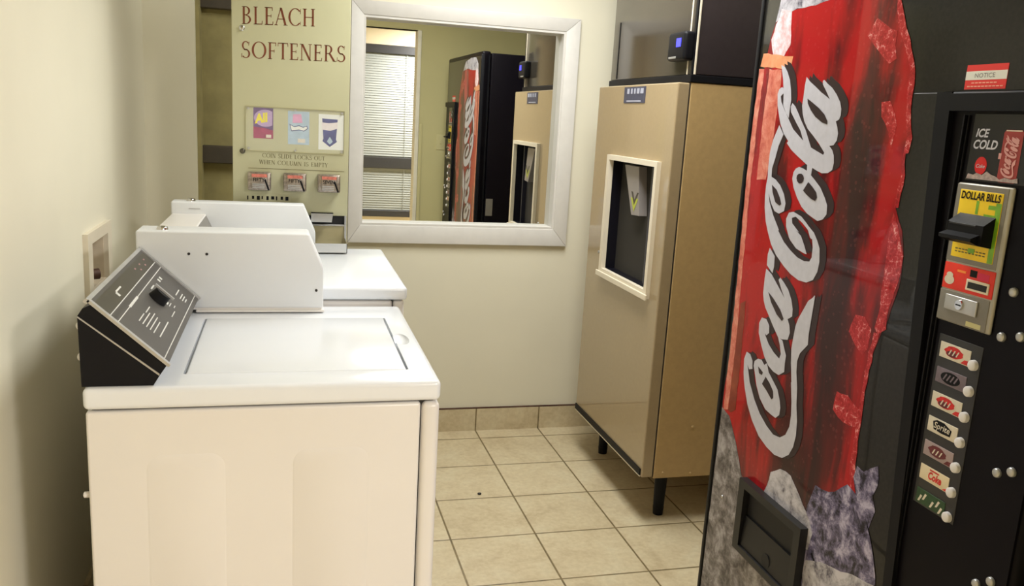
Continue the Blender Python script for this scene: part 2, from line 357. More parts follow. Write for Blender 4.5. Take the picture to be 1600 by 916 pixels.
# traced artwork outlines of the vending front, metres (along, up)
WHITE = {
  'l loop': [(0.131,1.605),(0.148,1.600),(0.163,1.587),(0.178,1.568),(0.188,1.544),(0.194,1.521),(0.193,1.502),(0.193,1.478),(0.178,1.489),(0.161,1.508),(0.157,1.534),(0.147,1.569),(0.137,1.591)],
  'l a': [(0.146,1.552),(0.154,1.548),(0.156,1.537),(0.145,1.530),(0.151,1.516),(0.169,1.497),(0.190,1.478),(0.218,1.452),(0.246,1.437),(0.268,1.426),(0.250,1.450),(0.230,1.466),(0.200,1.492),(0.196,1.505),(0.202,1.513),(0.216,1.505),(0.235,1.487),(0.247,1.474),(0.272,1.451),(0.294,1.423),(0.303,1.412),(0.328,1.405),(0.355,1.398),(0.358,1.403),(0.333,1.422),(0.306,1.439),(0.280,1.454),(0.262,1.471),(0.251,1.489),(0.245,1.507),(0.246,1.530),(0.246,1.554),(0.249,1.573),(0.265,1.562),(0.290,1.550),(0.315,1.537),(0.339,1.527),(0.354,1.520),(0.335,1.539),(0.319,1.554),(0.317,1.562),(0.322,1.564),(0.337,1.555),(0.356,1.546),(0.376,1.531),(0.393,1.514),(0.400,1.500),(0.401,1.486),(0.397,1.477),(0.386,1.473),(0.394,1.461),(0.400,1.447),(0.399,1.432),(0.389,1.421),(0.373,1.419),(0.387,1.410),(0.395,1.399),(0.399,1.383),(0.396,1.367),(0.381,1.359),(0.359,1.357),(0.339,1.361),(0.320,1.366),(0.305,1.368),(0.280,1.378),(0.248,1.391),(0.221,1.403),(0.198,1.418),(0.203,1.423),(0.179,1.440),(0.158,1.464),(0.150,1.478),(0.135,1.508),(0.129,1.535),(0.134,1.547)],
  'o': [(0.264,1.365),(0.283,1.362),(0.298,1.358),(0.296,1.377),(0.319,1.369),(0.317,1.349),(0.334,1.340),(0.360,1.325),(0.382,1.304),(0.395,1.288),(0.397,1.268),(0.385,1.255),(0.366,1.249),(0.345,1.254),(0.320,1.261),(0.294,1.274),(0.271,1.293),(0.251,1.315),(0.241,1.335),(0.243,1.351),(0.251,1.360)],
  'C tail': [(0.154,1.460),(0.178,1.438),(0.162,1.410),(0.153,1.378),(0.144,1.353),(0.146,1.332),(0.129,1.304),(0.125,1.309),(0.128,1.329),(0.125,1.360),(0.125,1.393),(0.133,1.423)],
  'C': [(0.128,1.329),(0.125,1.309),(0.126,1.281),(0.131,1.253),(0.143,1.220),(0.160,1.194),(0.181,1.167),(0.210,1.144),(0.251,1.123),(0.284,1.110),(0.320,1.102),(0.353,1.103),(0.378,1.114),(0.391,1.135),(0.394,1.159),(0.388,1.189),(0.375,1.205),(0.358,1.221),(0.333,1.233),(0.325,1.238),(0.299,1.251),(0.264,1.258),(0.245,1.254),(0.236,1.238),(0.240,1.219),(0.259,1.194),(0.266,1.189),(0.294,1.174),(0.329,1.168),(0.340,1.168),(0.327,1.185),(0.308,1.206),(0.284,1.216),(0.298,1.213),(0.265,1.230),(0.260,1.243),(0.276,1.248),(0.307,1.237),(0.333,1.224),(0.346,1.207),(0.355,1.205),(0.361,1.187),(0.362,1.164),(0.355,1.153),(0.333,1.150),(0.303,1.154),(0.272,1.165),(0.238,1.181),(0.206,1.205),(0.210,1.206),(0.176,1.238),(0.151,1.269),(0.143,1.288),(0.140,1.330)],
  'C curl': [(0.144,1.333),(0.167,1.327),(0.191,1.315),(0.213,1.295),(0.225,1.274),(0.222,1.255),(0.201,1.246),(0.179,1.250),(0.159,1.267),(0.144,1.288),(0.128,1.309),(0.131,1.321)],
  'hyphen': [(0.178,1.157),(0.205,1.140),(0.208,1.115),(0.204,1.097),(0.174,1.112),(0.172,1.140)],
  'a': [(0.173,1.103),(0.200,1.094),(0.231,1.074),(0.273,1.047),(0.254,1.065),(0.236,1.086),(0.242,1.093),(0.259,1.085),(0.283,1.071),(0.302,1.050),(0.312,1.030),(0.314,1.012),(0.309,1.009),(0.296,1.001),(0.307,0.988),(0.313,0.971),(0.307,0.952),(0.283,0.947),(0.265,0.947),(0.237,0.968),(0.210,0.990),(0.190,1.006),(0.179,1.021),(0.172,1.039),(0.171,1.079)],
  'c': [(0.180,0.977),(0.202,0.978),(0.219,0.965),(0.222,0.947),(0.211,0.938),(0.201,0.941),(0.226,0.919),(0.254,0.905),(0.281,0.897),(0.286,0.910),(0.277,0.930),(0.265,0.947),(0.273,0.947),(0.286,0.944),(0.298,0.927),(0.309,0.913),(0.308,0.893),(0.310,0.872),(0.288,0.857),(0.262,0.858),(0.236,0.866),(0.213,0.883),(0.193,0.907),(0.174,0.934),(0.170,0.960)],
  'o2': [(0.185,0.869),(0.202,0.871),(0.218,0.862),(0.229,0.870),(0.242,0.850),(0.267,0.835),(0.291,0.820),(0.307,0.796),(0.313,0.781),(0.312,0.762),(0.297,0.749),(0.276,0.750),(0.247,0.754),(0.215,0.773),(0.193,0.799),(0.177,0.830),(0.168,0.845),(0.170,0.858)],
  'C2': [(0.126,0.871),(0.145,0.869),(0.160,0.855),(0.164,0.835),(0.148,0.829),(0.137,0.839),(0.141,0.831),(0.158,0.797),(0.190,0.761),(0.224,0.734),(0.262,0.715),(0.296,0.705),(0.327,0.709),(0.349,0.725),(0.361,0.750),(0.362,0.778),(0.357,0.810),(0.344,0.857),(0.346,0.857),(0.334,0.901),(0.328,0.936),(0.330,0.964),(0.333,0.992),(0.334,0.996),(0.340,1.012),(0.354,1.035),(0.371,1.063),(0.387,1.074),(0.393,1.081),(0.395,1.079),(0.392,1.023),(0.390,0.988),(0.392,0.963),(0.365,0.935),(0.358,0.914),(0.361,0.887),(0.372,0.852),(0.378,0.812),(0.389,0.774),(0.392,0.739),(0.387,0.709),(0.373,0.683),(0.347,0.664),(0.312,0.658),(0.274,0.663),(0.232,0.676),(0.191,0.704),(0.160,0.736),(0.137,0.774),(0.127,0.796),(0.122,0.813),(0.117,0.849)],
}
HOLE = {
  'a': [(0.265,1.523),(0.285,1.515),(0.315,1.502),(0.340,1.488),(0.355,1.473),(0.355,1.466),(0.335,1.470),(0.306,1.482),(0.284,1.497),(0.269,1.512)],
  'o1': [(0.291,1.340),(0.289,1.333),(0.283,1.328),(0.273,1.327),(0.265,1.331),(0.260,1.338),(0.261,1.345),(0.268,1.349),(0.278,1.350),(0.286,1.347)],
  'o2': [(0.311,1.333),(0.329,1.324),(0.347,1.313),(0.353,1.301),(0.347,1.293),(0.331,1.296),(0.310,1.304),(0.294,1.312)],
  'curl': [(0.154,1.313),(0.178,1.303),(0.197,1.285),(0.207,1.270),(0.199,1.266),(0.179,1.272),(0.161,1.295)],
  'a2': [(0.197,1.047),(0.224,1.036),(0.260,1.016),(0.279,0.998),(0.273,0.991),(0.247,1.001),(0.215,1.025)],
  'oa': [(0.191,0.850),(0.216,0.842),(0.213,0.834),(0.199,0.834)],
  'ob': [(0.232,0.835),(0.253,0.825),(0.273,0.810),(0.277,0.794),(0.270,0.788),(0.242,0.803),(0.219,0.812)],
}
ART = {
  'red': [(0.079,1.711),(0.063,1.674),(0.051,1.619),(0.045,1.516),(0.038,1.401),(0.034,1.301),(0.040,1.199),(0.043,1.079),(0.047,0.938),(0.036,0.826),(0.028,0.731),(0.029,0.675),(0.071,0.672),(0.120,0.617),(0.173,0.538),(0.210,0.455),(0.473,0.584),(0.489,0.607),(0.639,0.680),(0.610,0.739),(0.604,0.795),(0.605,0.881),(0.607,0.938),(0.615,0.996),(0.634,1.056),(0.648,1.086),(0.665,1.155),(0.664,1.219),(0.649,1.267),(0.621,1.308),(0.624,1.365),(0.627,1.415),(0.633,1.440),(0.620,1.489),(0.618,1.549),(0.603,1.598),(0.582,1.635),(0.557,1.680),(0.542,1.711),(0.530,1.739),(0.377,1.749),(0.284,1.738),(0.154,1.731)],
  'top': [(0.079,1.711),(0.093,1.770),(0.163,1.813),(0.292,1.815),(0.452,1.797),(0.530,1.739),(0.377,1.749),(0.284,1.738),(0.154,1.731)],
  'frost a': [(0.482,1.683),(0.511,1.668),(0.550,1.652),(0.550,1.625),(0.560,1.598),(0.539,1.589),(0.510,1.609),(0.481,1.630),(0.456,1.651),(0.465,1.663)],
  'frost b': [(0.532,1.514),(0.559,1.516),(0.576,1.495),(0.589,1.470),(0.585,1.445),(0.581,1.425),(0.565,1.457),(0.538,1.485)],
  'frost c': [(0.619,1.299),(0.640,1.266),(0.664,1.219),(0.662,1.167),(0.646,1.112),(0.646,1.065),(0.624,1.050),(0.611,1.060),(0.619,1.105),(0.617,1.171),(0.614,1.236),(0.614,1.282)],
  'frost d': [(0.546,1.072),(0.576,1.075),(0.602,1.054),(0.599,1.012),(0.586,0.994),(0.556,1.010),(0.531,1.032)],
  'frost e': [(0.519,0.892),(0.557,0.896),(0.599,0.879),(0.599,0.839),(0.555,0.834),(0.514,0.849)],
  'frost f': [(0.067,1.670),(0.100,1.741),(0.148,1.730),(0.160,1.651),(0.128,1.616),(0.093,1.610)],
  'frost g': [(0.529,1.737),(0.541,1.736),(0.565,1.679),(0.591,1.635),(0.612,1.591),(0.623,1.549),(0.623,1.501),(0.639,1.446),(0.635,1.416),(0.627,1.415),(0.634,1.353),(0.629,1.309),(0.617,1.308),(0.624,1.365),(0.621,1.421),(0.624,1.446),(0.609,1.513),(0.605,1.574),(0.582,1.617),(0.551,1.656)],
  'frost h': [(0.611,1.050),(0.627,1.051),(0.613,0.968),(0.612,0.898),(0.611,0.812),(0.618,0.743),(0.612,0.703),(0.600,0.735),(0.597,0.806),(0.600,0.893),(0.601,0.964)],
  'ice left': [(0.027,0.682),(0.071,0.672),(0.120,0.617),(0.173,0.538),(0.200,0.544),(0.192,0.334),(0.490,0.364),'b'],
  'ice mid': [(0.289,0.555),(0.305,0.609),(0.344,0.634),(0.390,0.637),(0.422,0.616),(0.455,0.591),(0.487,0.567),(0.503,0.543),(0.493,0.497),(0.255,0.477)],
  'ice right': [(0.470,0.598),(0.490,0.658),(0.515,0.659),(0.560,0.674),(0.599,0.709),(0.630,0.701),(0.661,0.676),(0.692,0.634),(0.715,0.589),(0.729,0.545),(0.653,0.517),(0.529,0.485),(0.507,0.504)],
  'ice far': [(0.614,0.734),(0.621,0.761),(0.643,0.757),(0.684,0.788),(0.692,0.761),(0.681,0.721),(0.695,0.693),(0.684,0.650),(0.656,0.681),(0.629,0.704)],
  'ice low': [(0.528,0.488),(0.586,0.507),(0.676,0.533),(0.725,0.544)],
}
# ------------------------------------------------------------------ the room
YB, XL, XR, YD, H = 3.672, -0.54, 2.02, 0.80, 2.44
def holed(mb, a0, a1, b0, b1, holes, f):
    """a wall slab split round rectangular openings; f(a0,a1,b0,b1) adds one block"""
    A = sorted({a0, a1, *[q for h in holes for q in h[:2]]}); B = sorted({b0, b1, *[q for h in holes for q in h[2:]]})
    for p, q in zip(A, A[1:]):
        for r, t in zip(B, B[1:]):
            if not any(h[0] <= p and q <= h[1] and h[2] <= r and t <= h[3] for h in holes): f(p, q, r, t)
m = MB(); m.box(-1.5, 2.9, -2.3, 3.9, -.1, 0); struct(m.build('floor', TILE))
m = MB(); m.box(-1.5, 2.9, -2.3, 3.9, H, H+.1); struct(m.build('ceiling', CEIL))
m = MB()
holed(m, XL, XR, 0, H, [(-.349, .252, .80, 2.2), (.303, 1.175, .955, 1.822)], lambda a, b, c, d: m.box(a, b, YB, YB+.15, c, d))
struct(m.build('wall_back', PAINT))
m = MB()
holed(m, YD, YB+.15, 0, H, [(2.575, 2.80, .885, 1.03)], lambda a, b, c, d: m.box(XL-.12, XL, a, b, c, d))
struct(m.build('wall_left', PAINT))
m = MB(); m.box(XR, XR+.12, YD, YB+.15, 0, H); struct(m.build('wall_right', PAINT))
m = MB()
holed(m, -1.5, 2.9, 0, H, [(-.54, .985, 0, 2.05)], lambda a, b, c, d: m.box(a, b, YD-.12, YD, c, d))
struct(m.build('wall_front', OLIVE))
m = MB(); m.box(-1.5, 2.9, -2.12, -2.0, 0, H); struct(m.build('wall_hall', HALLW))
m = MB(); m.box(-1.5, -1.38, -2.0, YD-.12, 0, H); struct(m.build('wall_hall_left', HALLW))
m = MB(); m.box(2.78, 2.9, -2.0, YD-.12, 0, H); struct(m.build('wall_hall_right', HALLW))
m = MB(); m.box(XL, XR, YB-.012, YB, 0, .106); struct(m.build('baseboard_back', SKIRT))
m = MB(); m.box(XL, XL+.012, YD, YB-.012, 0, .106); struct(m.build('baseboard_left', SKIRT2))
m = MB(); m.box(XR-.012, XR, YD, YB-.012, 0, .106); struct(m.build('baseboard_right', SKIRT2))
m = MB(); m.box(XL+.012, XR-.012, YB-.010, YB, .106, .111); struct(m.build('trim_1', COPPER))      # brown caulk line over the tiles
# doorway trim to the hall
m = MB(); m.rbox(.955, .985, YD-.125, YD+.012, 0, 2.05, .004); struct(m.build('door_1', DOORW))
m = MB(); m.box(-.54, .985, YD-.125, YD-.001, 2.05, 2.075); struct(m.build('trim_2', DOORW))
m = MB(); m.rbox(.986, 1.012, YD, YD+.01, 0, 1.36, .004); struct(m.build('trim_3', OLIVE))
# hall window
wy = -2.0
wf = MB()
for z0, z1 in ((.30, .37), (.83, .95), (2.04, 2.13)): wf.rbox(.2, 2.2, wy, wy+.05, z0, z1, .006)
for x0 in (.2, 2.13): wf.rbox(x0, x0+.07, wy, wy+.05, .3, 2.13, .006)
win = struct(wf.build('window_1', WINFR))
bl = MB()
for i in range(66):
    z = .40 + i*.0255
    if .80 < z < .97: continue
    bl.prism([(.27, wy+.014, z+.002), (.27, wy+.021, z-.0245), (.27, wy+.0225, z-.0245), (.27, wy+.0155, z+.002)], (0, 0, 0), (1.86, 0, 0))
for x in (.7, 1.25, 1.75): bl.cyl((x, wy+.035, .38), (x, wy+.035, 2.06), .0025, seg=8)
bl.box(.27, 2.13, wy+.002, wy+.006, .37, .83); bl.box(.27, 2.13, wy+.002, wy+.006, .95, 2.04)
b = bl.build('window_blind', BLIND); tag(b, 'closed white horizontal blind in the dark-framed hall window', 'blind')

# recess behind the dispenser, with its cross rails
r = MB(); r.box(-.36, .26, 3.81, 3.83, .78, 2.22); struct(r.build('wall_recess', DKOLIVE))
for z0, z1 in ((1.186, 1.258), (1.805, 1.90)):
    q = MB(); q.rbox(-.349, .252, 3.765, 3.81, z0, z1, .004)
    o = q.build('cross_rail', DKBROWN)
    tag(o, 'dark %s wooden rail across the recess left of the dispenser' % ('lower' if z0 < 1.5 else 'upper'), 'rail', 'rails across the wall recess')
q = MB(); q.box(-.349, -.335, 3.70, 3.81, .80, 2.2); struct(q.build('trim_4', DKOLIVE))

# lights
def ceiling_light(loc, sx, sy, label):
    t = thing('ceiling_light', (loc[0], loc[1], H), label, 'light', 'fluorescent ceiling lights')
    x, y = loc; m = MB()
    holed(m, x-sx/2-.03, x+sx/2+.03, y-sy/2-.03, y+sy/2+.03, [(x-sx/2, x+sx/2, y-sy/2, y+sy/2)], lambda a, b, c, d: m.box(a, b, c, d, H-.06, H))
    m.build('frame', WHITE_SIDE, t)
    m = MB(); m.box(x-sx/2, x+sx/2, y-sy/2, y+sy/2, H-.055, H-.045); m.build('diffuser', DIFFUSER, t)
ceiling_light((1.75, -1.25), .25, .6, 'fluorescent ceiling fixture over the hall doorway')
ceiling_light((.85, 2.55), .5, 1.2, 'fluorescent ceiling fixture over the laundry room floor')

# ------------------------------------------------------------------ near washing machine
X0, X1, Y0, Y1, ZT = -.357, .303, 1.607, 2.283, .915
w = thing('washing_machine', (-.03, 1.945, 0), 'white top-load washing machine with a slanted dark console, nearest the camera', 'washing machine')
m = MB(); m.rbox(X0+.003, .2635, Y0+.006, Y1-.004, .02, .868, .006)
def rrect(x0, x1, z0, z1, r, n=6):
    out = []
    for cx, cz, a in ((x1-r, z1-r, 0), (x0+r, z1-r, 90), (x0+r, z0+r, 180), (x1-r, z0+r, 270)):
        out += [(cx+r*math.cos(math.radians(a+90*i/n)), cz+r*math.sin(math.radians(a+90*i/n))) for i in range(n+1)]
    return out
def emboss(m, x0, x1, z0, z1, y, d, ch):
    A = rrect(x0, x1, z0, z1, .03); B = rrect(x0+ch, x1-ch, z0+ch, z1-ch, .03-ch*.5)
    va = [m.bm.verts.new((x, y, z)) for x, z in A]; vb = [m.bm.verts.new((x, y-d, z)) for x, z in B]; n = len(A)
    for i in range(n): m.bm.faces.new((va[i], va[(i+1) % n], vb[(i+1) % n], vb[i]))
    m.bm.faces.new(vb)
for a, b in ((-.253, -.111), (.014, .163)): emboss(m, a, b, .10, .78, Y0+.0062, .0019, .0045)
m.build('cabinet', WHITE_SIDE, w, True)
m = MB(); m.rbox(.2665, X1, Y0+.005, Y1-.004, .02, .868, .012, 4); m.build('front_panel', WHITE_SIDE, w, True)
m = MB(); m.box(X0+.012, X1-.012, Y0+.02, Y1-.02, 0, .873); m.build('inner_frame', DARKGAP, w)
m = MB(); m.rbox(X0, X1, Y0, Y1, .8725, ZT, .011, 5); top = m.build('worktop', WHITE_EN, w, True)
c = MB(); c.rbox(-.193, .2475, 1.6885, 2.1405, .903, .95, .004, 2); cut(top, c)
c = MB(); c.sphere((.262, 1.93, .9165), .019, .05, .013); cut(top, c)
top.data.set_sharp_from_angle(angle=math.radians(35))
m = MB(); m.rbox(-.1875, .2425, 1.689, 2.140, .9035, .9165, .003, 4); m.build('lid', WHITE_EN, w, True)
# console: black wedge with a grey slanted face
PT, PN = (-.340, 1.075), (-.211, .955)
prof = [(-.359, .9155), (-.237, .9155), (-.226, .934), (-.2135, .953), (-.338, 1.069), (-.352, 1.062), (-.361, 1.048)]
m = MB(); m.xz(prof, 1.620, 2.185); con = m.build('control_console', BLACK, w)
m = MB(); m.xz([(-.3605, 1.0455), (-.3605, 1.0485), (-.2255, .9375), (-.2265, .934)], 1.6185, 1.621); m.build('trim_line', STEEL, con)
L = math.hypot(PN[0]-PT[0], PN[1]-PT[1]); wx, wz = (PN[0]-PT[0])/L, (PN[1]-PT[1])/L; nx, nz = -wz, wx
def fp(s, y, h=0): return (PT[0]+wx*s*L+nx*h, y, PT[1]+wz*s*L+nz*h)
def slab(mb, s0, s1, y0, y1, h0, h1):
    q = [fp(s0, 0, h0), fp(s1, 0, h0), fp(s1, 0, h1), fp(s0, 0, h1)]
    return mb.prism([(a, y0, c) for a, _, c in q], (0, y0, 0), (0, y1, 0))
m = MB(); slab(m, -.005, 1.0, 1.622, 2.188, -.004, .001); m.build('control_panel', CONSOLE, con)
m = MB(); slab(m, .04, .235, 1.63, 2.18, .001, .0014); m.build('olive_band', CONS_BAND, con)
m = MB(); slab(m, .26, .31, 1.63, 2.18, .001, .0013); m.build('dark_band', mat('console_dark_band', (58, 55, 52), .4, .1), con)
m = MB()
slab(m, -.02, 1.02, 1.615, 1.626, -.002, .0035); slab(m, -.02, 1.02, 2.183, 2.197, -.008, .004); slab(m, -.045, .0, 1.615, 2.197, -.006, .0025)
m.build('chrome_trim', STEEL, con)
m = MB()
for s in (.235, .335, .93): slab(m, s, s+.010, 1.632, 2.183, .001, .0018)
for s0, y0, ds, dy in ((.50, 1.715, .012, .06), (.55, 1.715, .012, .09), (.60, 1.715, .012, .11), (.65, 1.715, .012, .10), (.70, 1.715, .012, .085), (.78, 1.72, .014, .12), (.51, 1.79, .012, .05), (.70, 2.06, .014, .06), (.77, 2.06, .014, .05), (.81, 2.06, .014, .045), (.85, 2.065, .014, .03), (.40, 2.06, .05, .012), (.40, 2.085, .05, .012), (.40, 1.96, .02, .04), (.66, 1.945, .02, .02), (.70, 1.945, .012, .03), (.76, 1.96, .012, .02), (.79, 1.89, .012, .05), (.325, 1.75, .03, .09), (.115, 1.77, .02, .05), (.13, 1.76, .06, .012)):
    slab(m, s0, s0+ds, y0, y0+dy, .0014, .0021)
m.build('printed_legend', LEGEND, con)
m = MB()
for s0, y0 in ((.10, 2.00), (.10, 2.06), (.10, 2.12), (.16, 2.03), (.16, 2.09)): slab(m, s0, s0+.02, y0, y0+.012, .0014, .002)
m.build('indicator_marks', mat('dusky_pink_print', (150, 112, 112), .5), con)
kc = fp(.54, 1.925); m = MB(); m.cyl(kc, fp(.54, 1.925, .022), .021, .018, 32); kn = m.build('selector_knob', BLACK, con, True)
m = MB(); slab(m, .40, .68, 1.921, 1.929, .0225, .0265); m.build('knob_pointer', STEEL, kn)
for z in (.955, 1.015):
    m = MB(); m.cyl((-.362, 1.68, z), (-.373, 1.68, z), .007, seg=12, dome=.004); m.build('screw', WHITE_SIDE, con, True)
for z in (.70,):
    m = MB(); m.cyl((-.354, 1.63, z), (-.364, 1.63, z), .006, seg=12, dome=.003); m.build('screw', WHITE_SIDE, w, True)

# ------------------------------------------------------------------ second machine with the coin housing
d = thing('clothes_dryer', (-.02, 2.63, 0), 'white laundry machine with a tall boxy coin housing, behind the near washer', 'laundry machine')
m = MB(); m.rbox(-.352, .285, 2.297, 2.95, .0, .926, .008); m.build('cabinet', WHITE_SIDE, d, True)
m = MB(); m.rbox(.288, .318, 2.297, 2.95, .02, .926, .008); m.build('front_panel', WHITE_SIDE, d, True)
m = MB(); m.rbox(-.357, .325, 2.289, 2.957, .929, .965, .009, 4); m.build('worktop', WHITE_EN, d, True)
m = MB(); m.rbox(-.351, -.248, 2.298, 2.872, .9655, 1.083, .004); hs = m.build('coin_housing', WHITE_SIDE, d, True)
def housing_end(y0, y1, zb, name='end_panel'):
    m = MB(); p = [(-.353, zb), (.094, zb), (.094, 1.032), (.056, 1.121), (-.353, 1.121)]
    b = MB(); b.xz(p, y0, y1); bmesh.ops.recalc_face_normals(b.bm, faces=b.bm.faces)
    bmesh.ops.remove_doubles(b.bm, verts=b.bm.verts, dist=1e-6)
    bmesh.ops.dissolve_limit(b.bm, angle_limit=.01, verts=b.bm.verts, edges=b.bm.edges)
    bmesh.ops.bevel(b.bm, geom=list(b.bm.edges), offset=.005, segments=3, profile=.5, affect='EDGES')
    m.join(b.bm); return m.build(name, WHITE_GRAIN, hs, True)
ne = housing_end(2.200, 2.300, .928); fe = housing_end(2.868, 2.935, .968)
m = MB(); m.rbox(-.218, .0965, 2.1965, 2.287, .9175, .9235, .002); m.box(-.30, .09, 2.203, 2.287, .9235, .93); m.build('bottom_lip', WHITE_SIDE, hs)
m = MB(); m.xz([(-.2478, .9655), (-.195, .9655), (-.2478, 1.079)], 2.30, 2.868); m.build('control_face', GREYPLATE, hs)
m = MB(); m.box(-.30, -.265, 2.8665, 2.8685, 1.098, 1.101); m.build('label_strip', STEEL, hs)
for x, z in ((-.232, 1.066), (-.190, 1.066), (.076, .975)):
    m = MB(); m.cyl((x, 2.2005, z), (x, 2.1985, z), .0035, seg=12); m.build('screw', DARKGAP, ne)
for e, y in ((ne, 2.235), (fe, 2.90)):
    m = MB(); m.cyl((-.296, y, 1.1205), (-.296, y, 1.126), .014, .013, 20, dome=.004); m.build('cylinder_lock', CHROME, e, True)

# ------------------------------------------------------------------ laundry outlet box in the left wall
lb = thing('laundry_outlet_box', (XL, 2.69, .95), 'white recessed supply box in the left wall above the console', 'utility box')
m = MB(); holed(m, 2.525, 2.85, .855, 1.06, [(2.578, 2.797, .888, 1.027)], lambda a, b, c, e: m.box(XL-.002, XL+.014, a, b, c, e)); m.build('frame', TRIMW, lb)
m = MB(); m.box(XL-.06, XL-.055, 2.57, 2.805, .88, 1.035); m.box(XL-.06, XL, 2.7955, 2.7995, .8855, 1.0295); m.box(XL-.06, XL, 2.5755, 2.579, .8855, 1.0295); m.box(XL-.06, XL, 2.579, 2.7955, .8855, .889); m.box(XL-.06, XL, 2.579, 2.7955, 1.026, 1.0295)
m.build('back_box', mat('aged_box_interior', (206, 192, 168), .7, var=.12), lb)
m = MB(); m.cyl((XL-.045, 2.66, .886), (XL-.045, 2.66, .935), .022, seg=16); m.cyl((XL-.045, 2.73, .886), (XL-.045, 2.73, .925), .022, seg=16); m.cyl((XL-.045, 2.66, .92), (XL+.005, 2.69, .92), .016, seg=16); m.build('supply_valve', COPPER, lb, True)

# ------------------------------------------------------------------ laundry product dispenser
PY = 3.645
# drawn at a design scale of 0.8134 about its base point; a floor-standing cabinet right behind the laundry machine
dp = thing('laundry_product_dispenser', (.0163, 2.987, 1.0817), 'cream dispenser cabinet selling bleach and softeners, with three coin slides', 'dispenser')
ORG[dp.name] = Vector((.02, 3.672, 1.0)); SCL[dp.name] = .8134
m = MB(); m.rbox(-.210, .2515, PY, PY+.022, .993, 2.16, .003); plate = m.build('front_plate', DISP, dp, True)
m = MB(); m.rbox(-.20, .2515, PY+.0221, 3.81, .80, 2.14, .003); m.rbox(-.06, .12, PY+.05, 3.79, -.328, .81, .003); m.build('body', DISP, dp)
X, Z = (1, 0, 0), (0, 0, 1)
serif('BLEACH', BROWNINK, (-.173, PY-.0006, 1.743), (1, 0, .045), Z, .067, .285, 'lettering', plate)
serif('SOFTENERS', BROWNINK, (-.176, PY-.0006, 1.614), (1, 0, .028), Z, .064, .41, 'lettering', plate)
serif('COIN SLIDE LOCKS OUT', OLIVEINK, (-.095, PY-.0006, 1.226), (1, 0, -.012), Z, .017, .25, 'lettering', plate)
serif('WHEN COLUMN IS EMPTY', OLIVEINK, (-.107, PY-.0006, 1.199), (1, 0, -.012), Z, .017, .275, 'lettering', plate)
m = MB(); m.box(-.15, .235, PY-.001, PY, 1.180, 1.1815); m.build('score_line', OLIVEINK, plate)
dw = MB(); dw.box(-.159, .232, PY-.0045, PY-.0030, 1.252, 1.428); dw = dw.build('display_window', GLASS, plate)
m = MB()
holed(m, -.160, .233, 1.251, 1.429, [(-.1585, .2315, 1.2525, 1.4275)], lambda a, b, c, e: m.box(a, b, PY-.0046, PY, c, e)); m.build('window_edge', mat('window_edge', (170, 164, 124), .4), plate)
for x, z in ((-.148, 1.419), (-.148, 1.262), (.035, 1.421), (.035, 1.260), (.222, 1.419), (.222, 1.262)):
    q = MB(); q.cyl((x, PY-.0045, z), (x, PY-.007, z), .0045, seg=12); q.build('screw', STEEL, dw)
# sample packets behind the window
def card(x0, x1, z0, z1, m_, nm, parent, o=.0006): 
    q = MB(); q.box(x0, x1, PY-o, PY-o+.0005, z0, z1); return q.build(nm, m_, parent)
k1 = tag(card(-.129, -.052, 1.302, 1.424, PURPLE, 'detergent_card', plate), 'purple detergent picture card')
q = MB(); q.poly([(-.129, PY-.0009, 1.302), (-.052, PY-.0009, 1.302), (-.052, PY-.0009, 1.336), (-.085, PY-.0009, 1.344), (-.129, PY-.0009, 1.348)]); q.build('magenta_patch', MAGEN, k1)
q = MB(); q.poly([(-.128+.046+.045*math.cos(t*.314), PY-.0009, 1.383+.034*math.sin(t*.314)) for t in range(20) if -.1275 < -.128+.046+.045*math.cos(t*.314) < -.053]); q.build('pale_burst', mat('lilac_print', (176, 150, 188), .5, var=.1), k1)
text('All', YELO, (-.124, PY-.0012, 1.362), (1, 0, .18), Z, .034, 'card_word', k1, bold=.05, width=.05)
q = MB(); q.box(-.08, -.06, PY-.0012, PY-.0008, 1.306, 1.318); q.build('card_corner', PALE, k1)
k2 = tag(card(.006, .091, 1.284, 1.418, LBLUE, 'softener_card', plate), 'pale blue softener picture card')
q = MB(); q.poly([(x, PY-.0009, z) for x, z in ((.026, 1.405), (.058, 1.407), (.064, 1.372), (.024, 1.37))]); q.build('pink_patch', PINKS, k2)
q = MB(); q.poly([(x, PY-.0011, z) for x, z in ((.012, 1.366), (.03, 1.357), (.05, 1.362), (.066, 1.356), (.082, 1.362), (.086, 1.35), (.07, 1.338), (.05, 1.342), (.02, 1.336))]); q.build('word_outline', BLUEINK, k2)
q = MB(); q.poly([(x, PY-.0014, z) for x, z in ((.015, 1.362), (.031, 1.354), (.05, 1.359), (.066, 1.353), (.08, 1.359), (.083, 1.351), (.069, 1.341), (.05, 1.345), (.021, 1.34))]); q.build('word_field', LABELW, k2)
q = MB(); q.box(.045, .075, PY-.0011, PY-.0008, 1.292, 1.308); q.build('card_corner', PALE, k2)
k3 = tag(card(.128, .2305, 1.268, 1.412, LABELW, 'bleach_card', plate), 'white card with a blue shield')
q = MB(); q.poly([(x, PY-.0009, z) for x, z in ((.142, 1.395), (.205, 1.393), (.199, 1.312), (.203, 1.302), (.174, 1.280), (.144, 1.303), (.148, 1.313))]); q.build('blue_shield', BLUEINK, k3)
q = MB(); q.poly([(x, PY-.0012, z) for x, z in ((.140, 1.379), (.17, 1.377), (.205, 1.382), (.204, 1.356), (.175, 1.346), (.143, 1.350))]); q.build('pale_band', mat('card_pale_band', (224, 216, 216), .5, var=.06, nscale=120), k3)
q = MB(); q.poly([(x, PY-.0012, z) for x, z in ((.162, 1.302), (.174, 1.322), (.186, 1.302), (.174, 1.290))]); q.build('shield_emblem', LBLUE, k3)
q = MB(); q.cyl((-.171, PY, 1.728), (-.171, PY-.006, 1.728), .011, seg=20, dome=.003); q.build('plate_lock', CHROME, plate, True)
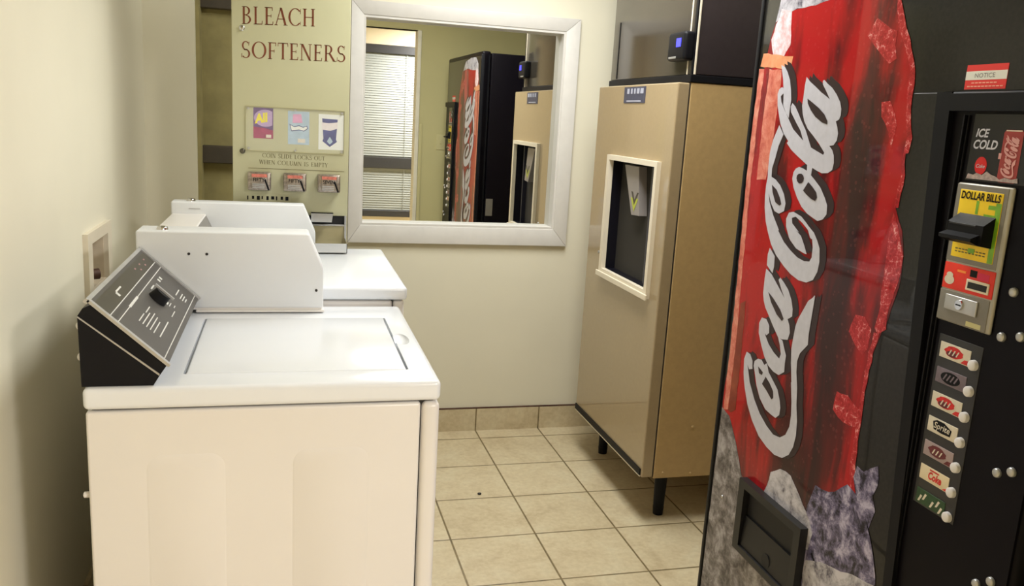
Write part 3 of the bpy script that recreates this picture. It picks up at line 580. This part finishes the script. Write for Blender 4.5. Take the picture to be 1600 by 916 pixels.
q = MB(); q.cyl((-.172, PY, 1.248), (-.172, PY-.008, 1.248), .011, .010, 20, dome=.003); q.build('plate_lock', mat('dark_lock_metal', (96, 92, 80), .3, .8), plate, True)
for x0, wd in ((-.151, 'FIFTY'), (-.011, 'FIFTY'), (.126, 'SEVEN')):
    q = MB(); q.rbox(x0, x0+.091, PY-.042, PY, 1.094, 1.168, .006); cs = q.build('coin_slide', GOLDCH, dp, True)
    q = MB(); q.rbox(x0+.014, x0+.078, PY-.046, PY-.041, 1.101, 1.163, .003); fc = q.build('slide_face', GOLDCH, cs, True)
    q = MB(); q.box(x0+.016, x0+.076, PY-.0468, PY-.046, 1.148, 1.161); q.build('red_header', mat('worn_red_label', (196, 112, 96), .5, var=.25, nscale=160), fc)
    text(wd, BLACK, (x0+.021, PY-.0469, 1.131), X, Z, .014, 'slide_word', fc, bold=.02, width=.046)
    q = MB(); q.xz([(x0+.079, 1.096), (x0+.086, 1.098), (x0+.07, 1.142), (x0+.064, 1.138)], PY-.0485, PY-.046); q.build('return_lever', BLACK, fc)
    q = MB()
    for i in range(3): q.rbox(x0+.018, x0+.066, PY-.049, PY-.046, 1.104+i*.007, 1.1075+i*.007, .001)
    q.build('coin_ridges', STEEL, fc)
# delivery chutes
m = MB(); m.box(-.19, .243, PY+.006, PY+.022, .955, .993); m.build('chute_slot', BLACK_M, dp)
m = MB(); m.box(-.19, .2385, PY+.002, PY+.006, .872, .955); m.build('chute_front', mat('dull_cream_metal', (178, 168, 130), .4, .2, var=.05), dp)
m = MB(); m.rbox(.2385, .2475, PY-.006, PY+.022, .86, .995, .002); m.rbox(-.19, .2475, PY-.002, PY+.02, .950, .957, .002); m.build('chute_edge', STEEL, dp)
m = MB(); m.xz([(.10, .972), (.184, .972), (.190, 1.012), (.10, 1.012)], PY-.05, PY-.046); m.box(.10, .19, PY-.05, PY, 1.008, 1.012); m.build('upper_scoop', CHROME, dp)
m = MB(); m.rbox(.105, .242, PY-.166, PY-.162, .860, .901, .001); m.rbox(.105, .242, PY-.166, PY+.01, .860, .864, .001); m.rbox(.238, .242, PY-.166, PY+.01, .860, .902, .001); m.build('delivery_tray', CHROME, dp)
for z in (1.08,):
    m = MB(); m.box(-.16, .02, PY-.002, PY, 1.045, 1.075)
    m.build('column_label', DISP, dp)
    m = MB()
    for i in range(9): m.box(-.155+i*.019, -.155+i*.019+(.005, .009, .012)[i % 3], PY-.0026, PY-.002, 1.052+(i % 2)*.003, 1.068)
    m.build('column_marks', BLACK, dp)

# ------------------------------------------------------------------ mirror
mr = thing('wall_mirror', (.745, YB, .88), 'square mirror in a wide off-white frame on the back wall', 'mirror')
fo, fi = (.2535, 1.237, .880, 1.877), (.305, 1.173, .957, 1.820)
def board(p, y0, y1):
    b = MB(); b.xz(p, y0, y1); bmesh.ops.recalc_face_normals(b.bm, faces=b.bm.faces)
    bmesh.ops.dissolve_limit(b.bm, angle_limit=.01, verts=b.bm.verts, edges=b.bm.edges)
    bmesh.ops.bevel(b.bm, geom=list(b.bm.edges), offset=.0025, segments=2, profile=.5, affect='EDGES'); return b
x0, x1, z0, z1 = fo; a0, a1, c0, c1 = fi; e = .0006
for p in ([(x0, z1), (x1, z1), (a1, c1+e), (a0, c1+e)], [(x0, z0), (a0, c0-e), (a1, c0-e), (x1, z0)], [(x0, z0+e), (x0, z1-e), (a0, c1), (a0, c0)], [(x1, z0+e), (a1, c0), (a1, c1), (x1, z1-e)]):
    board(p, YB-.022, YB-.0005).build('frame_board', FRAMEW, mr, True)
m = MB(); holed(m, .304, 1.174, .956, 1.821, [(.314, 1.164, .966, 1.811)], lambda a, b, c, e_: m.box(a, b, YB-.018, 3.711, c, e_)); m.build('inner_stop', FRAMEW, mr)
m = MB(); m.box(.306, 1.172, 3.712, 3.717, .958, 1.819); m.build('mirror_glass', MIRROR, mr)

# ------------------------------------------------------------------ ice machine
XI, YI, YE = 1.252, 2.655, 3.400
ib = thing('ice_dispenser', (1.6, 3.03, 0), 'tan floor-standing ice dispenser cabinet with a dark dispensing opening, on black legs', 'ice dispenser')
m = MB(); m.rbox(1.299, 1.99, YI, YE, .180, 1.590, .004); m.build('cabinet', TAN, ib, True)
fp_ = MB(); fp_.rbox(XI, 1.2955, YI+.001, YE, .186, 1.588, .005); fpn = fp_.build('front_panel', TAN2, ib, True)
OY0, OY1, OZ0, OZ1 = 2.748, 3.190, .862, 1.306
c = MB(); c.box(XI-.05, XI+.05, OY0, OY1, OZ0, OZ1); cut(fpn, c)
c = MB(); c.box(1.25, 1.50, OY0, OY1, OZ0, OZ1); cab = [o for o in ib.children if o.name.startswith('cabinet')][0]; cut(cab, c)
m = MB(); m.box(1.485, 1.499, OY0, OY1, OZ0, OZ1)
m.box(1.256, 1.499, OY0, OY0+.004, OZ0, OZ1); m.box(1.256, 1.499, OY1-.004, OY1, OZ0, OZ1); m.box(1.256, 1.499, OY0, OY1, OZ0, OZ0+.004); m.box(1.256, 1.499, OY0, OY1, OZ1-.004, OZ1)
for o_ in (fpn, cab):
    for p_ in o_.data.polygons: p_.use_smooth = False
al = m.build('dispensing_alcove', mat('alcove_black_plastic', (16, 15, 24), .3), ib)
m = MB(); holed(m, OY0-.018, OY1+.022, OZ0-.026, OZ1+.015, [(OY0+.004, OY1-.004, OZ0+.004, OZ1-.004)], lambda a, b, c_, e_: m.box(XI-.016, XI+.003, a, b, c_, e_))
op = m.build('opening_frame', TRIMW, ib)
m = MB(); m.rbox(XI-.024, XI-.016, OY0-.034, OY1+.034, OZ0-.030, OZ0-.008, .003); m.build('drip_ledge', TRIMW, op)
m = MB(); m.rbox(XI+.02, XI+.05, 2.835, 2.850, OZ0+.005, OZ1-.005, .003); m.build('divider_rib', mat('alcove_rib', (34, 33, 46), .35), al)
m = MB(); m.prism([(XI+.012, y, z) for y, z in ((3.085, 1.290), (2.950, 1.290), (2.912, 1.112), (2.985, 1.108))], (0, 0, 0), (.05, 0, 0)); ch = m.build('ice_chute', mat('chute_grey_plastic', (140, 134, 132), .35, var=.05), al)
for k, col in ((0, DKBROWN), (1, mat('lime_mark', (176, 186, 60), .4))):
    zz = 1.195 - k*.022; m = MB()
    m.poly([(XI+.0115-k*.0004, y, z) for y, z in ((3.002, zz), (2.985, zz), (2.966, zz-.028), (2.945, zz), (2.930, zz), (2.965, zz-.05))]); m.build('chevron_mark', col, ch)
m = MB(); m.box(XI-.0045, XI+.001, YI+.012, YE-.004, .192, .216); m.build('kick_strip', BLACK, ib)
m = MB(); m.box(XI-.004, XI+.001, YI+.012, YE-.004, .1865, .191); m.build('bottom_edge', TRIMW, ib)
m = MB(); m.box(1.2956, 1.2989, YI+.003, YE-.003, .186, 1.588); m.build('door_gasket', DARKGAP, ib)
m = MB(); m.box(XI-.002, XI+.0005, 2.919, 3.120, 1.521, 1.580); lp = m.build('instruction_plate', mat('blue_grey_plate', (66, 70, 94), .35, .2, var=.15, nscale=60), ib)
m = MB()
for a, b_ in ((2.935, 2.962), (2.972, 2.995), (3.008, 3.022), (3.038, 3.052), (3.068, 3.088)): m.box(XI-.003, XI-.002, a, b_, 1.555, 1.574)
m.box(XI-.003, XI-.002, 2.955, 3.09, 1.526, 1.531); m.build('plate_marks', mat('plate_print', (164, 166, 182), .45), lp)
for y, z in ((1.335, .19), (1.446, .183), (1.436, .364)):
    m = MB(); m.cyl((y, YI+.0005, z+.012), (y, YI-.003, z+.012), .005, seg=12, dome=.002); m.build('rivet', TAN, ib, True)
m = MB(); m.cyl((XI+.001, 3.26, .92), (XI-.004, 3.26, .92), .006, seg=12); m.build('rivet', STEEL, ib)
for x, y in ((1.37, 2.735), (1.37, 3.33), (1.90, 2.735), (1.90, 3.33)):
    m = MB(); m.cyl((x, y, .178), (x, y, .165), .036, seg=24); m.cyl((x, y, .165), (x, y, .03), .024, .020, 24); m.cyl((x, y, .03), (x, y, 0), .021, .019, 24); m.build('leg', BLACK, ib, True)
# ice maker head
ih = thing('ice_maker', (1.64, 3.03, 1.591), 'dark glossy ice maker head with a blue-lit controller, on top of the tan cabinet', 'ice maker')
m = MB(); m.rbox(1.292, 1.992, YI-.004, YE+.004, 1.591, 1.615, .003); m.build('base_band', BLACK, ih)
m = MB(); m.rbox(1.303, 1.985, YI, YE-.004, 1.616, 2.20, .004); m.build('housing', HEADS, ih, True)
m = MB(); m.rbox(1.296, 1.3025, YI+.012, YE-.004, 1.616, 2.20, .002); hf = m.build('front_panel', HEADF, ih, True)
m = MB(); m.box(1.2945, 1.2965, 3.330, 3.334, 1.62, 1.84); m.build('panel_seam', BLACK, hf)
m = MB(); m.rbox(1.2935, 1.2975, YI+.030, YI+.036, 1.616, 2.20, .001); m.rbox(1.303, 1.309, YI-.004, YI+.002, 1.616, 2.2, .001); m.build('edge_trim', TRIMW, ih)
m = MB(); m.box(1.297, 1.3025, YI, YI+.012, 1.616, 2.2); m.build('corner_gap', BLACK, ih)
m = MB(); m.rbox(1.262, 1.3035, YI+.002, YI+.135, 1.660, 1.754, .012, 4); ct = m.build('controller', BLACK, ih, True)
m = MB(); m.box(1.2605, 1.263, YI+.030, YI+.064, 1.704, 1.732); m.build('display', LED, ct)
m = MB(); m.rbox(1.2595, 1.263, YI+.06, YI+.115, 1.667, 1.674, .0015); m.build('button_bar', STEEL, ct)
# ------------------------------------------------------------------ drinks vending machine
# local frame: x out of the front, y along the front from the far edge towards the near one, z up
vm = thing('drink_vending_machine', (1.183, 2.055, 0), 'tall black soft drink vending machine with a red bottle on its front', 'vending machine')
vm.rotation_euler = (0, 0, math.pi - math.radians(1.2)); ORG[vm.name] = Vector((0, 0, 0))
VW, VH = 1.045, 1.845
m = MB(); m.rbox(-.80, -.062, 0, VW, .02, VH-.01, .008); m.build('cabinet', BLACK_G, vm, True)
m = MB(); m.rbox(-.060, -.0005, 0.0, VW, .06, VH, .016, 5); door = m.build('door', BLACK_G, vm, True)
m = MB(); m.rbox(-.0035, 0, .016, VW-.03, 1.5305, VH-.03, .0015); m.rbox(-.0035, 0, .016, .85, .11, 1.5304, .0015); gp = m.build('graphic_panel', PANEL, vm, True)
m = MB(); m.rbox(-.055, .004, .0, .016, .06, VH-.02, .004); m.build('side_moulding', BLACK, vm, True)
m = MB()
for y in (.06, VW-.06): m.box(-.75, -.1, y-.03, y+.03, 0, .03)
m.build('base_foot', BLACK_M, vm)
m = MB(); m.box(-.115, -.070, -.002, .0005, .81, .92); m.build('side_plate', GREYPLATE, vm)

def decal(poly, h, m_, name, parent, dx=0, dz=0, t=.0003, jag=0, bottom=.115):
    P = []
    for q in poly:
        if q == 'b': continue
        P.append((max(.0165, q[0]+dx), q[1]+dz))
    if poly[-1] == 'b': P += [(.49, bottom), (.0175, bottom)]
    if jag:
        Q = []
        for (a, b), (c, e) in zip(P, P[1:]+P[:1]):
            n = max(1, int(math.hypot(c-a, e-b)/.018))
            for i in range(n):
                k = i/n; Q.append((max(.0165, a+(c-a)*k+(random.uniform(-jag, jag) if i else 0)), b+(e-b)*k+(random.uniform(-jag, jag) if i else 0)))
        P = Q
    mb = MB(); mb.prism([(h-t, a, b) for a, b in P], (0, 0, 0), (t, 0, 0))
    return mb.build(name, m_, parent)
red = decal(ART['red'], .0008, BOTTLE, 'bottle_print', gp, jag=.0015)
decal(ART['top'], .0010, ICEW, 'cap_frost', gp, jag=.003)
for k in 'abcdefgh':
    decal(ART['frost '+k], .0012, FROSTW if k == 'f' else FROST, 'frost_patch', red, jag=.003)
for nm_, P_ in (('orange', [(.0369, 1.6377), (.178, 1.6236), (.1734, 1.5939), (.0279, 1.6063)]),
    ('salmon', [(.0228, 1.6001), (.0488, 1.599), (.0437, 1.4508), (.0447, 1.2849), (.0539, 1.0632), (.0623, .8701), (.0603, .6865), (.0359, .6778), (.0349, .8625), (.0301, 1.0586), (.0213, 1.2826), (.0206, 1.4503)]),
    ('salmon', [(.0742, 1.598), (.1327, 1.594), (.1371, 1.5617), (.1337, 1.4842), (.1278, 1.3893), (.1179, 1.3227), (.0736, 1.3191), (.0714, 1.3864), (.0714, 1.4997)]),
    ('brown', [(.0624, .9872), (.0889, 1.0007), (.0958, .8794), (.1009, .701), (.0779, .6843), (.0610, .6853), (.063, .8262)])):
    decal(P_, .00125, {'orange': ORANGEP, 'salmon': SALMONP, 'brown': BROWNP}[nm_], 'print_and_reflection', red, jag=.002)  # part frosted print, part mirror and wall reflections painted onto the bottle
decal(ART['ice far'], .0012, ICEB, 'ice_chunk', gp, jag=.004)
decal(ART['ice left'], .0014, ICEG, 'ice_chunk', gp, jag=.002)
decal(ART['ice right'] + [(.73, .115), (.49, .115)], .0016, ICEB, 'ice_chunk', gp, jag=.003)
decal(ART['ice mid'], .0018, ICEW, 'ice_chunk', gp, jag=.003)
decal([(.49, .47)] + ART['ice low'] + [(.73, .115), (.49, .115)], .0020, ICEW, 'ice_chunk', gp, jag=.003)
# the script, with its dark shadow and counters
for nm, P in WHITE.items():
    decal(P, .0014, SCRIPT_D, 'script_shadow', red, .012, .003); decal(P, .0016, SCRIPT_D, 'script_shadow', red, .024, .008)
i = 0
for nm, P in WHITE.items():
    decal(P, .0022 + .00004*i, SCRIPT_W, 'script_letter', red); i += 1
for nm, P in HOLE.items(): decal(P, .0032, SCRIPT_D, 'letter_counter', red)

# delivery bin
m = MB()
b = MB(); holed(b, .198, .487, .352, .548, [(.226, .462, .370, .528)], lambda a, c, e, f: b.box(-.002, .022, a, c, e, f))
bmesh.ops.remove_doubles(b.bm, verts=b.bm.verts, dist=1e-5)
bn = b.build('delivery_bin', GREYBIN, vm)
m = MB(); m.box(.003, .004, .226, .462, .370, .528); m.build('bin_back', BLACK_M, bn)
m = MB(); m.prism([(.004, .228, .372), (.016, .228, .372), (.010, .228, .455), (.004, .228, .455)], (0, 0, 0), (0, .232, 0)); fl = m.build('bin_flap', GREYBIN, bn)
m = MB(); m.cyl((.0145, .352, .392), (.0160, .352, .392), .018, seg=24); m.build('finger_notch', BLACK_M, fl)
m = MB(); m.cyl((0, .0864, .440), (.004, .0864, .440), .005, seg=12, dome=.002); m.build('screw', CHROME, vm)

# selection side: black panel inside a lip that stands out towards the top
m = MB(); m.prism([(-.002, .79, .115), (-.002, VW-.012, .115), (-.002, VW-.012, 1.529), (-.002, .712, 1.529)], (0, 0, 0), (.006, 0, 0)); sp = m.build('selection_panel', BLACK_G, vm, True)
def lip(z): return .014
m = MB()
za, zb = .115, 1.53
for x0_, x1_ in ((0, .014),):
    m.prism([(x0_, .792, za), (x0_, .797, za), (x0_, .797, .40), (x0_, .742, 1.497), (x0_, .742, zb), (x0_, .704, zb)], (0, 0, 0), (x1_, 0, 0))
m.prism([(0, .742, 1.497), (.014, .742, 1.497), (.014, .742, zb-.003), (.010, .742, zb), (0, .742, zb)], (0, 0, 0), (0, VW-.012-.742, 0))
m.build('panel_lip', BLACK, vm)
for y in (.777, .783):
    m = MB(); m.rbox(.004, .012 if y < .78 else .008, y, y+.003, .12, 1.49, .0008); m.build('panel_ridge', BLACK, sp, True)
R_, U_ = (0, 1, 0), (0, 0, 1)
h = .0045
# ICE COLD picture
m = MB(); m.box(.004, .0052, .797, .935, 1.378, 1.492); ad = m.build('picture_panel', mat('near_black_print', (14, 12, 18), .25), sp)
text('ICE', SCRIPT_W, (.0056, .806, 1.4535), R_, U_, .0135, 'picture_word', ad, bold=.03, shear=.2, width=.030)
text('COLD', SCRIPT_W, (.0056, .804, 1.4335), R_, U_, .0145, 'picture_word', ad, bold=.03, shear=.2, width=.054)
q = MB(); q.poly([(.0056, .828+.0135*math.cos(i*.2618), 1.4045+.0155*math.sin(i*.2618)) for i in range(24)]); dk = q.build('red_disc', REDDISC, ad)
text('Coke', SCRIPT_W, (.0060, .818, 1.401), R_, U_, .0062, 'disc_word', dk, bold=.01, shear=.3, width=.020)
q = MB(); q.poly([(.0056, a, b) for a, b in ((.868, 1.462), (.872, 1.467), (.905, 1.467), (.909, 1.462), (.909, 1.386), (.905, 1.380), (.872, 1.380), (.868, 1.386))]); cn = q.build('can_print', SALMON, ad)
q = MB(); q.box(.0056, .0059, .872, .905, 1.4645, 1.4665); q.build('can_rim', PALE, cn)
sc = (.040/.70, .026/.30)
us = [p[0] for P in WHITE.values() for p in P]; zs = [p[1] for P in WHITE.values() for p in P]
ku, kz = .030/(max(us)-min(us)), .070/(max(zs)-min(zs))
for j, (nm, P) in enumerate(WHITE.items()):
    decal([(.873+(a-min(us))*ku, 1.388+(b_-min(zs))*kz) for a, b_ in P], .0061+.00002*j, CANW, 'can_script', cn)
q = MB(); q.box(.0056, .0060, .864, .870, 1.418, 1.428); q.build('can_mark', CANW, cn)
decal([(.80, 1.381), (.803, 1.390), (.815, 1.388), (.822, 1.392), (.835, 1.389), (.845, 1.396), (.855, 1.391), (.868, 1.388), (.874, 1.384), (.885, 1.388), (.9, 1.386), (.912, 1.389), (.914, 1.381)], .0066, mat('pale_ice_print', (168, 152, 150), .4, var=.3, nscale=160), 'ice_print', ad)
# payment bezel
m = MB(); m.rbox(.003, .010, .7865, .9135, 1.1235, 1.3735, .004, 3); bz = m.build('payment_bezel', mat('pale_bezel_metal', (168, 164, 152), .35, .3, var=.04), sp, True)
m = MB(); m.rbox(.009, .0108, .7885, .9045, 1.234, 1.371, .0008); m.build('bill_surround', GREYPLATE, bz, True)
m = MB(); m.rbox(.0105, .0118, .799, .896, 1.2425, 1.362, .0006); yp = m.build('bill_placard', YELLOW, bz, True)
q = MB(); q.box(.0118, .0121, .884, .8955, 1.243, 1.345); q.box(.0118, .0121, .84, .846, 1.322, 1.345); q.box(.0118, .0121, .86, .886, 1.317, 1.324); q.box(.0118, .0121, .868, .884, 1.333, 1.34); q.build('green_note_print', LGREEN, yp)
text('DOLLAR BILLS', BLACK, (.0125, .803, 1.3465), R_, U_, .0125, 'placard_word', yp, bold=.03, shear=.08, width=.089)
q = MB()
for k in range(9): q.box(.0118, .0121, .808+k*.008, .8135+k*.008, 1.252, 1.254); q.box(.0118, .0121, .808+k*.008, .814+k*.008, 1.257, 1.259)
q.build('small_print', OLIVEINK, yp)
q = MB(); q.box(.0118, .0123, .838, .853, 1.254, 1.262); q.build('green_arrow', LGREEN, yp)
m = MB(); m.prism([(.0115, .806, 1.268), (.034, .806, 1.272), (.050, .806, 1.278), (.050, .806, 1.284), (.034, .806, 1.290), (.034, .806, 1.306), (.0115, .806, 1.321)], (0, 0, 0), (0, .076, 0))
m.prism([(.0115, .882, 1.268), (.034, .882, 1.272), (.034, .882, 1.306), (.0115, .882, 1.321)], (0, 0, 0), (0, .006, 0)); ba = m.build('bill_mouth', BLACK, bz)
m = MB(); m.rbox(.0335, .0352, .810, .872, 1.302, 1.3055, .0006); m.build('mouth_edge_strip', GREYBIN, ba)  # thin charcoal strip along the upper edge of the mouth
m = MB(); m.rbox(.009, .0116, .7895, .907, 1.1835, 1.231, .0012, 2); cp = m.build('coin_placard', REDP, bz, True)
q = MB(); q.box(.0116, .0120, .852, .868, 1.214, 1.226); q.build('dark_window', BLACK, cp)
q = MB(); q.box(.0116, .0120, .870, .896, 1.212, 1.224); q.build('magenta_window', PINKP, cp)
q = MB(); q.rbox(.0116, .0140, .848, .900, 1.190, 1.2095, .001); q.build('slot_plate', TRIMW, cp)
q = MB(); q.box(.0139, .0145, .853, .896, 1.194, 1.205); q.build('coin_slot', BLACK_M, cp)
q = MB(); q.poly([(.0121, .806+.012*math.cos(i*.3307), 1.200+.0085*math.sin(i*.3307)) for i in range(19)]); q.poly([(.0123, .806+.008*math.cos(i*.3307), 1.209+.005*math.sin(i*.3307)) for i in range(19)]); q.build('coin_picture', PALE, cp)
q = MB(); q.box(.0116, .0120, .822, .842, 1.217, 1.221); q.build('orange_print', mat('orange_print', (240, 140, 50), .4), cp)
m = MB(); m.rbox(.009, .0112, .788, .9045, 1.1255, 1.181, .0008); rp = m.build('return_plate', GREYPLATE, bz, True)
m = MB(); m.rbox(.0112, .0150, .806, .882, 1.147, 1.1745, .0015); rd = m.build('return_door', STEEL, rp, True)
m = MB(); m.cyl((.015, .8442, 1.161), (.019, .8442, 1.161), .0095, .0085, 24); kb = m.build('return_knob', CHROME, rd, True)
q = MB(); q.box(.019, .0195, .8385, .850, 1.1598, 1.1622); q.build('knob_slot', BLACK, kb)
q = MB(); q.box(.0112, .0115, .860, .894, 1.1275, 1.136); q.build('paper_label', mat('yellowed_label', (196, 190, 140), .5), rp)
# selection labels and buttons
m = MB(); m.rbox(.0035, .0048, .797, .902, .768, 1.098, .0005); lp2 = m.build('label_strip', mat('dark_grey_strip', (40, 39, 41), .35), sp, True)
labels = [('pale_red', PALE, REDL), ('mauve', PALEV, BLACK), ('cream_red', PALE, REDL), ('white_black', PALE, BLACK), ('grey_maroon', mat('dusty_label', (158, 140, 142), .45, var=.15), MAROON), ('cream_red2', mat('cream_label', (220, 206, 176), .45), REDL), ('green', GREENL, PALE)]
desc = ['pale label with a red badge', 'dim mauve label with a dark oval', 'cream label with a red badge', 'white label reading Sprite', 'dusty label with a maroon badge', 'cream label with a red word', 'dark green label with pale shapes']
for k, (nm, bg, ink) in enumerate(labels):
    z0 = 1.0567 - k*.0476
    q = MB(); q.rbox(.0045, .0062, .8045, .878, z0, z0+.0285, .0005); lb_ = q.build('flavour_label', bg, sp, True); lb_['label'] = desc[k]
    cy, cz = .841, z0+.015
    if k in (0, 2, 4):
        q = MB(); q.poly([(.0065, cy-.002+.022*math.cos(i*.3142)*(1+.12*math.sin(i*2.1)), cz+.0105*math.sin(i*.3142)) for i in range(20)]); q.poly([(.0064, .858, z0+.0015), (.0064, .877, z0+.0015), (.0064, .877, z0+.010), (.0064, .866, z0+.009)]); bd = q.build('badge', ink, lb_)
        q = MB(); q.poly([(.0067, cy-.006+.013*math.cos(i*.3142), cz-.004+.0055*math.sin(i*.3142)) for i in range(20)]); q.build('badge_shade', MAROON, lb_)
        q = MB()
        for s in range(3): q.poly([(.0070, cy-.014+s*.009, cz-.006), (.0070, cy-.011+s*.009, cz-.006), (.0070, cy-.006+s*.009, cz+.004), (.0070, cy-.009+s*.009, cz+.004)])
        q.build('badge_strokes', PALE, lb_)
    elif k == 1:
        q = MB(); q.poly([(.0065, cy+.024*math.cos(i*.3142), cz-.001+.011*math.sin(i*.3142)) for i in range(20)]); q.build('badge', BLACK, lb_)
        q = MB()
        for s in range(4): q.poly([(.0068, cy-.018+s*.009, cz-.006), (.0068, cy-.015+s*.009, cz-.007), (.0068, cy-.008+s*.009, cz+.005), (.0068, cy-.011+s*.009, cz+.006)])
        q.build('badge_strokes', PALEV, lb_)
    elif k == 3:
        q = MB(); q.poly([(.0065, cy-.024, cz+.006), (.0065, cy-.014, cz+.011), (.0065, cy+.004, cz+.011), (.0065, cy+.024, cz+.003), (.0065, cy+.022, cz-.009), (.0065, cy, cz-.010), (.0065, cy-.020, cz-.008)]); q.build('badge', BLACK, lb_)
        text('Sprite', PALE, (.0068, cy-.020, cz-.0045), R_, U_, .0115, 'label_word', lb_, bold=.01, shear=.2, width=.040)
    elif k == 5:
        text('Coke', ink, (.0065, cy-.014, cz-.008), R_, U_, .0135, 'label_word', lb_, bold=.04, shear=.15, width=.034)
        q = MB(); q.box(.0063, .0066, cy-.012, cy+.012, cz+.008, cz+.0105); q.poly([(.0064, .864, z0+.0015), (.0064, .877, z0+.0015), (.0064, .877, z0+.008)]); q.build('badge', ink, lb_)
    else:
        for (a, c) in ((.815, .010), (.826, .016), (.846, .010), (.860, .017), (.868, .008)):
            q = MB(); q.poly([(.0065, a-.005, z0+c-.007), (.0065, a, z0+c-.006), (.0065, a+.006, z0+c+.006), (.0065, a+.001, z0+c+.007)]); q.build('badge_strokes', ink, lb_)
    q = MB(); q.cyl((.004, .8885, z0+.0065), (.011, .8885, z0+.0065), .0098, .0092, 24, dome=.002); q.build('selection_button', KNOB, sp, True)
for y, z in ((.9357, 1.1268), (.9439, 1.2053), (.9734, 1.1368), (.976, .9013), (1.0042, .9148), (.9746, .6953), (1.0032, .7158)):
    q = MB(); q.cyl((.0035, y, z), (.007, y, z), .0085, .008, 20, dome=.004); q.build('rivet', STEEL, sp, True)
# notice sticker over the panel
m = MB(); m.box(.0, .0008, .7545, .848, 1.5345, 1.5765); ns = m.build('notice_sticker', REDSIGN, vm); ns['label'] = 'small red NOTICE sticker'
m = MB(); m.box(.0008, .0011, .7545, .848, 1.5505, 1.5655); m.build('sticker_band', LABELW, ns)
text('NOTICE', mat('grey_lettering', (120, 116, 122), .5), (.0013, .776, 1.5543), R_, U_, .0075, 'sticker_word', ns, width=.046)
m = MB()
for k in range(7): m.box(.0008, .0011, .770+k*.0085, .7765+k*.0085, 1.5445, 1.5465); 
for k in range(10): m.box(.0008, .0011, .761+k*.0083, .7675+k*.0083, 1.5385, 1.5405)
m.build('sticker_small_print', mat('peach_print', (245, 170, 150), .5), ns)

# ------------------------------------------------------------------ small things
m = MB(); m.rbox(1.125, 1.195, YD, YD+.006, 1.17, 1.285, .002)
sw = m.build('light_switch', IVORY); tag(sw, 'ivory light switch plate seen in the mirror beside the doorway', 'light switch')
m = MB(); m.rbox(1.154, 1.166, YD+.006, YD+.014, 1.215, 1.24, .002)
t_ = m.build('switch_toggle', IVORY, sw)
m = MB(); m.sphere((.73, 2.985, .004), .008, .007, .004, 12)
tag(m.build('debris_crumb', BLACK_M, None, True), 'small dark crumb lying on the beige floor tiles', 'crumb')
